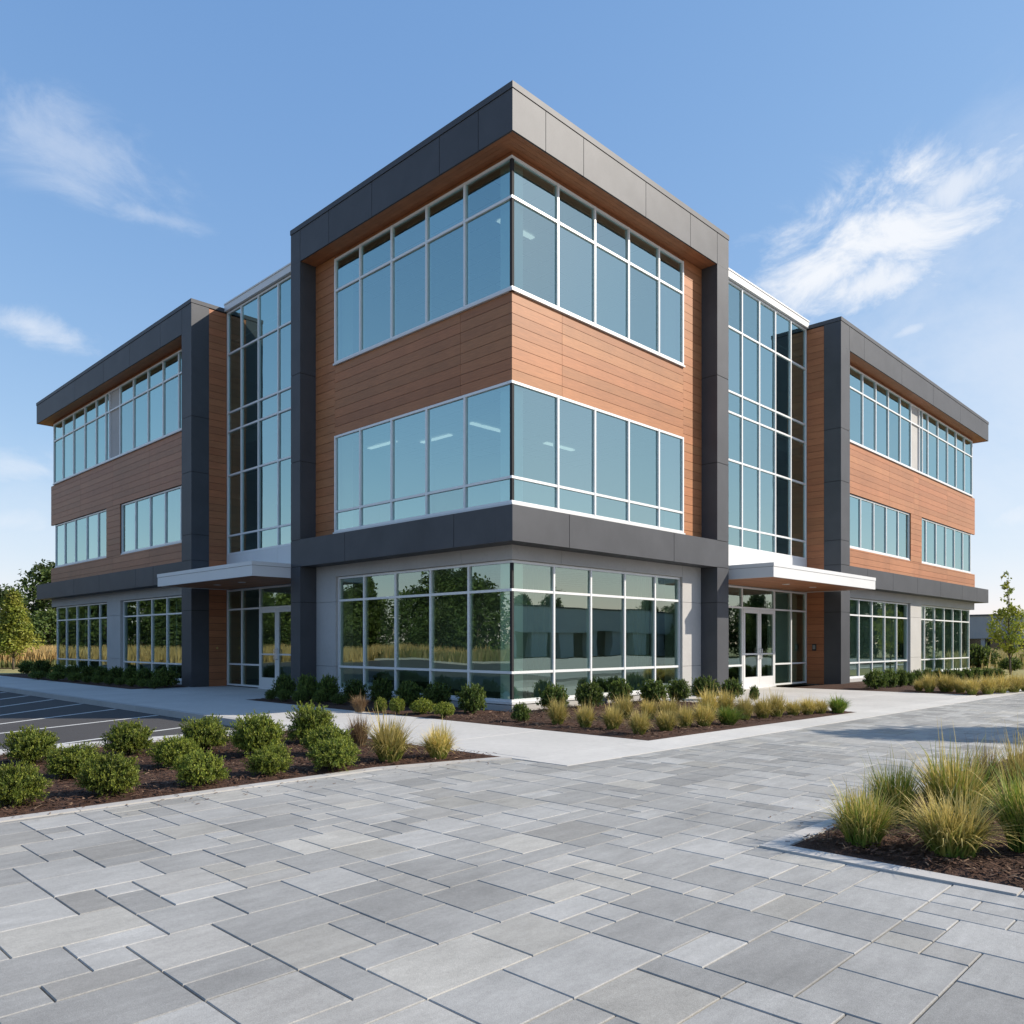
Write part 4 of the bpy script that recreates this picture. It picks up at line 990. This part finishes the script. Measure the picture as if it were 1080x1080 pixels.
# ------------------------------------------------------------------ trees
def tree_meshes(seed, H, crown_r, z0, leafL, nclump, per, cols, shape='oval', trunk_r=.06, sparse=.0):
    r = random.Random(seed); tr = MB(); b = MB()
    lean = Vector((r.uniform(-.03, .03), r.uniform(-.03, .03), 0)) * H
    pts = [(lean.x * t, lean.y * t, H * t * .93) for t in (0, .1, .3, .55, .8, 1)]
    tr.tube(pts, [trunk_r * 1.25, trunk_r, trunk_r * .8, trunk_r * .55, trunk_r * .3, trunk_r * .08], 8)
    cl = []
    for k in range(nclump):
        t = (k + .5) / nclump; z = z0 + (H - z0) * t
        if shape == 'oval': q = math.sin(math.pi * min(1, (t * .86 + .12))) ** .8
        elif shape == 'cone': q = (1 - t) ** 1.05 * min(1, .45 + t * 4) + .05
        elif shape == 'leader': q = (math.sin(math.pi * min(1, t / .62)) ** .6 * (1 - .25 * t) if t < .58 else .22 * (1 - t) + .06)
        else: q = math.sqrt(max(0, 1 - (2 * t - .85) ** 2 * .75))
        a = k * 2.4 + r.uniform(-.5, .5); rad = crown_r * q * math.sqrt(r.uniform(.1, .95)) * .85
        c = Vector((rad * math.cos(a) + lean.x * t, rad * math.sin(a) + lean.y * t, z + r.uniform(-.04, .04) * H))
        cl.append((c, crown_r * r.uniform(.26, .46) * ((.6 + .5 * q) if shape != 'leader' else (.12 + .98 * q))))
        zb = max(z0 * .55, c.z - rad * .9 - .1 * H)
        zb = min(zb, H * .85)
        mid = Vector((c.x * .5, c.y * .5, (zb + c.z) / 2 + .02 * H))
        tr.tube([(lean.x * zb / H, lean.y * zb / H, zb), tuple(mid), tuple(c)], [trunk_r * .4 * (1.1 - zb / H), trunk_r * .25 * (1.1 - zb / H), trunk_r * .06], 5)
    for c, cr in cl:
        few = shape == 'leader' and c.z > z0 + (H - z0) * .57
        if few: c = c + Vector((r.uniform(-.12, .12), r.uniform(-.12, .12), 0))
        cc = r.choice(cols); br = r.uniform(.75, 1.25)
        for _ in range(per if not few else int(per * r.choice((.05, .15, .3)))):
            d = rdir(r); q = cr * r.uniform(.3, 1.0) ** .6
            q *= 1 + .35 * mnoise.noise(d * 2.3 + c)
            p = c + Vector((d.x * q, d.y * q, d.z * q * .85))
            g = br * r.uniform(.75, 1.25)
            leaf(b, p, (rdir(r) + d * .4 - Vector((0, 0, .35))).normalized(), (d + Vector((0, 0, .6)) + rdir(r) * .6), leafL * r.uniform(.7, 1.3), leafL * .32, (cc[0] * g, cc[1] * g, cc[2] * g))
    return tr.mesh('trunk', M['bark'], True), b.mesh('crown', M['leaf'])

def tree(name, lib, x, y, s, rz, label, group=None, z=-.1, sz=None):
    o = empty(name, (x, y, z), rz)
    for nm, me in zip(('trunk', 'crown'), lib):
        q = bpy.data.objects.new(nm, me); COL.objects.link(q); q.parent = o; q.scale = (s, s, sz or s)
    tag(o, label, 'tree', group); return o

DG = [(.055, .088, .02), (.072, .11, .026), (.098, .14, .032), (.085, .122, .028)]
MG = [(.09, .13, .03), (.115, .16, .035), (.14, .18, .04)]
YG = [(.20, .23, .035), (.25, .27, .04), (.16, .20, .035), (.28, .28, .05)]
young_l = tree_meshes(61, 4.0, 1.25, 1.05, .15, 46, 130, YG, 'cone', .045)
young_r = tree_meshes(62, 4.45, 1.0, 1.15, .13, 52, 62, [(.34, .39, .05), (.40, .42, .06), (.27, .33, .045)], 'leader', .04)
big = [tree_meshes(71, 10, 3.6, 1.2, .46, 44, 130, DG + MG[:1], 'round', .2), tree_meshes(72, 9, 3.9, .6, .46, 42, 130, DG, 'round', .2), tree_meshes(73, 10.5, 3.0, 1.6, .42, 44, 120, MG + DG[2:], 'oval', .18),
       tree_meshes(74, 6, 3.4, .2, .42, 32, 130, DG + MG, 'round', .16)]
tree('young_tree', young_l, 1.2, 41.0, 1.1, .6, 'young yellow green tree by the walk at the far left end of the building')
tree('young_tree', young_r, 29.6, -2.45, 1.0, 1.9, 'slender young tree with a thin leader beside the lawn at the right edge', z=0)
TB = 'dark trees beyond the dry field'
for (x, y, k, s, rz, lab) in [(19, 96, 0, 1.06, .4, 'tallest dark green tree behind the roof edge at the left, beyond the dry field'),
                              (13.2, 93, 1, .82, 2.0, 'dark rounded tree behind the young yellow green tree at the left edge'),
                              (23.5, 98, 2, .92, 1.1, 'tree half hidden by the dark metal band of the left wing'),
                              (9.0, 98, 2, .80, 3.0, 'paler tree at the very left edge beyond the dry field'),
                              (16.5, 88, 3, .80, 5.0, 'low dense tree at the field edge between the young tree and the wing'),
                              (22, 86, 3, .85, 4.1, 'low bushy tree at the field edge right beside the ground floor windows'),
                              (11.5, 87, 3, .72, .9, 'low bushy tree at the field edge behind the young tree')]:
    tree('dark_tree', big[k], x, y, s, rz, lab, TB)
RT = 'trees across the parking lot, mirrored in the left glass'
tr_ = random.Random(4)
yy = -46.0
k = 0
while yy < 92:
    s = tr_.uniform(.62, 1.02)
    tree('dark_tree', big[k % 4], -54 + tr_.uniform(-5, 3) + max(0, yy - 55) * .5, yy, s, tr_.uniform(0, 6.2), 'dark tree in the row across the parking lot, mirrored in the left ground floor glass', RT)
    yy += tr_.uniform(2.2, 3.4); k += 1
for k in range(26):
    s = tr_.uniform(.7, 1.02)
    tree('dark_tree', big[k % 4], -58 + k * 2.5 + tr_.uniform(-.8, .8), 97 + tr_.uniform(-4, 4), s, tr_.uniform(0, 6.2), 'dark tree along the far side of the dry field, mirrored in the left wing glass', 'trees beyond the field, mirrored in the wing glass')
for k in range(14):
    tree('dark_tree', big[(k + 1) % 4], -74 + k * 4.4, 108 + tr_.uniform(-2, 2), 1.1, tr_.uniform(0, 6.2), 'dark tree in the rear row beyond the dry field, mirrored in the left wing glass', 'rear trees beyond the field, mirrored in the wing glass')
RT2 = 'trees far to the right, mirrored in the right wing glass'
for (x, y, k, s) in [(74 + 6 * ((q * 7) % 5) / 5 + q * .25, -9.5 - q * 2.3, q % 4, .62 + .12 * ((q * 3) % 4) / 3) for q in range(20)] + [(60 + 4 * q, -72 - (q % 2) * 3, q % 3, .85) for q in range(8)]:
    tree('dark_tree', big[k], x, y, s, x, 'dark tree beyond the lawn, mirrored in the right wing ground floor glass', RT2)
tree('shade_tree', big[2], 6.6, -12.6, .52, 1.0, 'tree outside the right edge of the photo casting the soft shadow on the paving')

# tall dry grass field on the left, one mass nobody could count
def blades(name, n, place, h, w, cols, seed, label):
    r = random.Random(seed); b = MB()
    for _ in range(n):
        x, y, z = place(r)
        hh = h * r.uniform(.6, 1.15); a = r.uniform(0, 6.28); ww = w * r.uniform(.6, 1.4)
        dx, dy = math.cos(a) * ww, math.sin(a) * ww; lx, ly = r.uniform(-.25, .25) * hh, r.uniform(-.25, .25) * hh
        c = r.choice(cols); g = r.uniform(.8, 1.2); c = tuple(q * g for q in c)
        b.add([(x - dx, y - dy, z), (x + dx, y + dy, z), (x + dx * .6 + lx * .5, y + dy * .6 + ly * .5, z + hh * .65), (x + lx, y + ly, z + hh), (x - dx * .6 + lx * .5, y - dy * .6 + ly * .5, z + hh * .65)], [(0, 1, 2, 3, 4)], c)
    return tag(b.build(name, M['straw']), label, 'grass', kind='stuff')
FS = [(.44, .31, .13), (.50, .36, .16), (.38, .26, .10), (.32, .24, .10)]
def pf(r):
    t = r.random() ** 1.3; y = 47 + 38 * t; return (r.uniform(-45, 14 + 10 * t) if r.random() < .45 else r.uniform(-6 + .05 * t, 14 + 10 * t), y, -.12)
blades('dry_field_grass', 34000, pf, 1.25, .05, FS, 91, 'tall straw coloured grass of the field beyond the left end')
def pf2(r): return (r.uniform(-50, -31), r.uniform(-30, 80), -.12)
blades('dry_field_grass', 14000, pf2, .9, .10, [(.24, .20, .09), (.20, .18, .07), (.16, .16, .05), (.28, .23, .10)], 92, 'dry grass across the parking lot mirrored in the left glass')
def pf3(r): return (r.uniform(38, 72), r.uniform(-4, 16), 0)
blades('tall_meadow_grass', 5000, pf3, .95, .06, [(.42, .35, .16), (.33, .29, .11), (.48, .40, .20)], 93, 'tall pale grass behind the young tree at the right edge')
def pf4(r): return (r.uniform(-6, 22), r.uniform(45.2, 47.4), -.12)
blades('green_verge_grass', 2500, pf4, .5, .05, [(.10, .12, .035), (.14, .15, .05)], 94, 'low green grass at the near edge of the straw field')

# shrubs in front of the far building on the right
for (x, y, r, h, k, lab) in [(37.0, 2.6, .55, 2.3, 'lime', 'tall olive shrub beside the far right end of the building'), (39.0, 1.2, .9, 1.3, 'laurel', 'broad green shrub at the right end of the building'),
                             (33.5, -1.6, .55, .75, 'globe', 'low green shrub between the hedge end and the young tree'), (44.5, -.2, .9, .9, 'lime', 'pale olive shrub before the grey building behind the young tree')]:
    lib = LIB[k][0]; o = empty('garden_shrub', (x, y, 0), x)
    for nm, me in zip(('foliage', 'stem'), lib):
        q = bpy.data.objects.new(nm, me); COL.objects.link(q); q.parent = o; q.scale = (r, r, h)
    tag(o, lab, 'shrub')

# ------------------------------------------------------------------ grey low buildings
def low_building(name, x0, x1, y0, y1, face, hw, ht, label, bays, wm='greywall'):
    """flat roofed: recessed dark glazing under a deep grey wall band carried by columns"""
    o = empty(name, ((x0 + x1) / 2, (y0 + y1) / 2, 0)); ox, oy = o.location.x, o.location.y
    def part(nm, m, boxes):
        b = MB()
        for q in boxes: b.box(q[0] - ox, q[1] - ox, q[2] - oy, q[3] - oy, q[4], q[5])
        return b.build(nm, m, o)
    part('wall_band', M[wm], [(x0, x1, y0, y1, hw, ht)])
    part('roof_cap', M['metal'], [(x0 - .1, x1 + .1, y0 - .1, y1 + .1, ht + .004, ht + .15)])
    part('glazing', M['darkglass'], [(x0 + 1.2, x1 - 1.2, y0 + 1.2, y1 - 1.2, 0, hw - .003)])
    L = (y1 - y0) if face == 'x' else (x1 - x0)
    for k in range(bays + 1):
        t = .3 + (L - .6) * k / bays
        w = 1.6 if k % 3 == 0 else (.35 if face == 'x' else 2.6)
        a = max(0, t - w / 2); c = min(L, t + w / 2)
        if face == 'x': part('column', M[wm], [(x0 + .2, x0 + 1.15, y0 + a, y0 + c, -.1, hw - .004)])
        else: part('column', M[wm], [(x0 + a, x0 + c, y1 - 1.15, y1 - .2, -.1, hw - .004)])
    return tag(o, label, 'building')
low_building('low_building', 78, 100, -4, 34, 'x', 1.85, 4.1, 'low grey building with dark recessed glazing behind the young tree at right', 13)
low_building('low_building', 34, 92, -66, -47, 'y', 2.7, 5.4, 'grey flat roofed building opposite, mirrored in the right ground floor glass', 12, 'palewall')
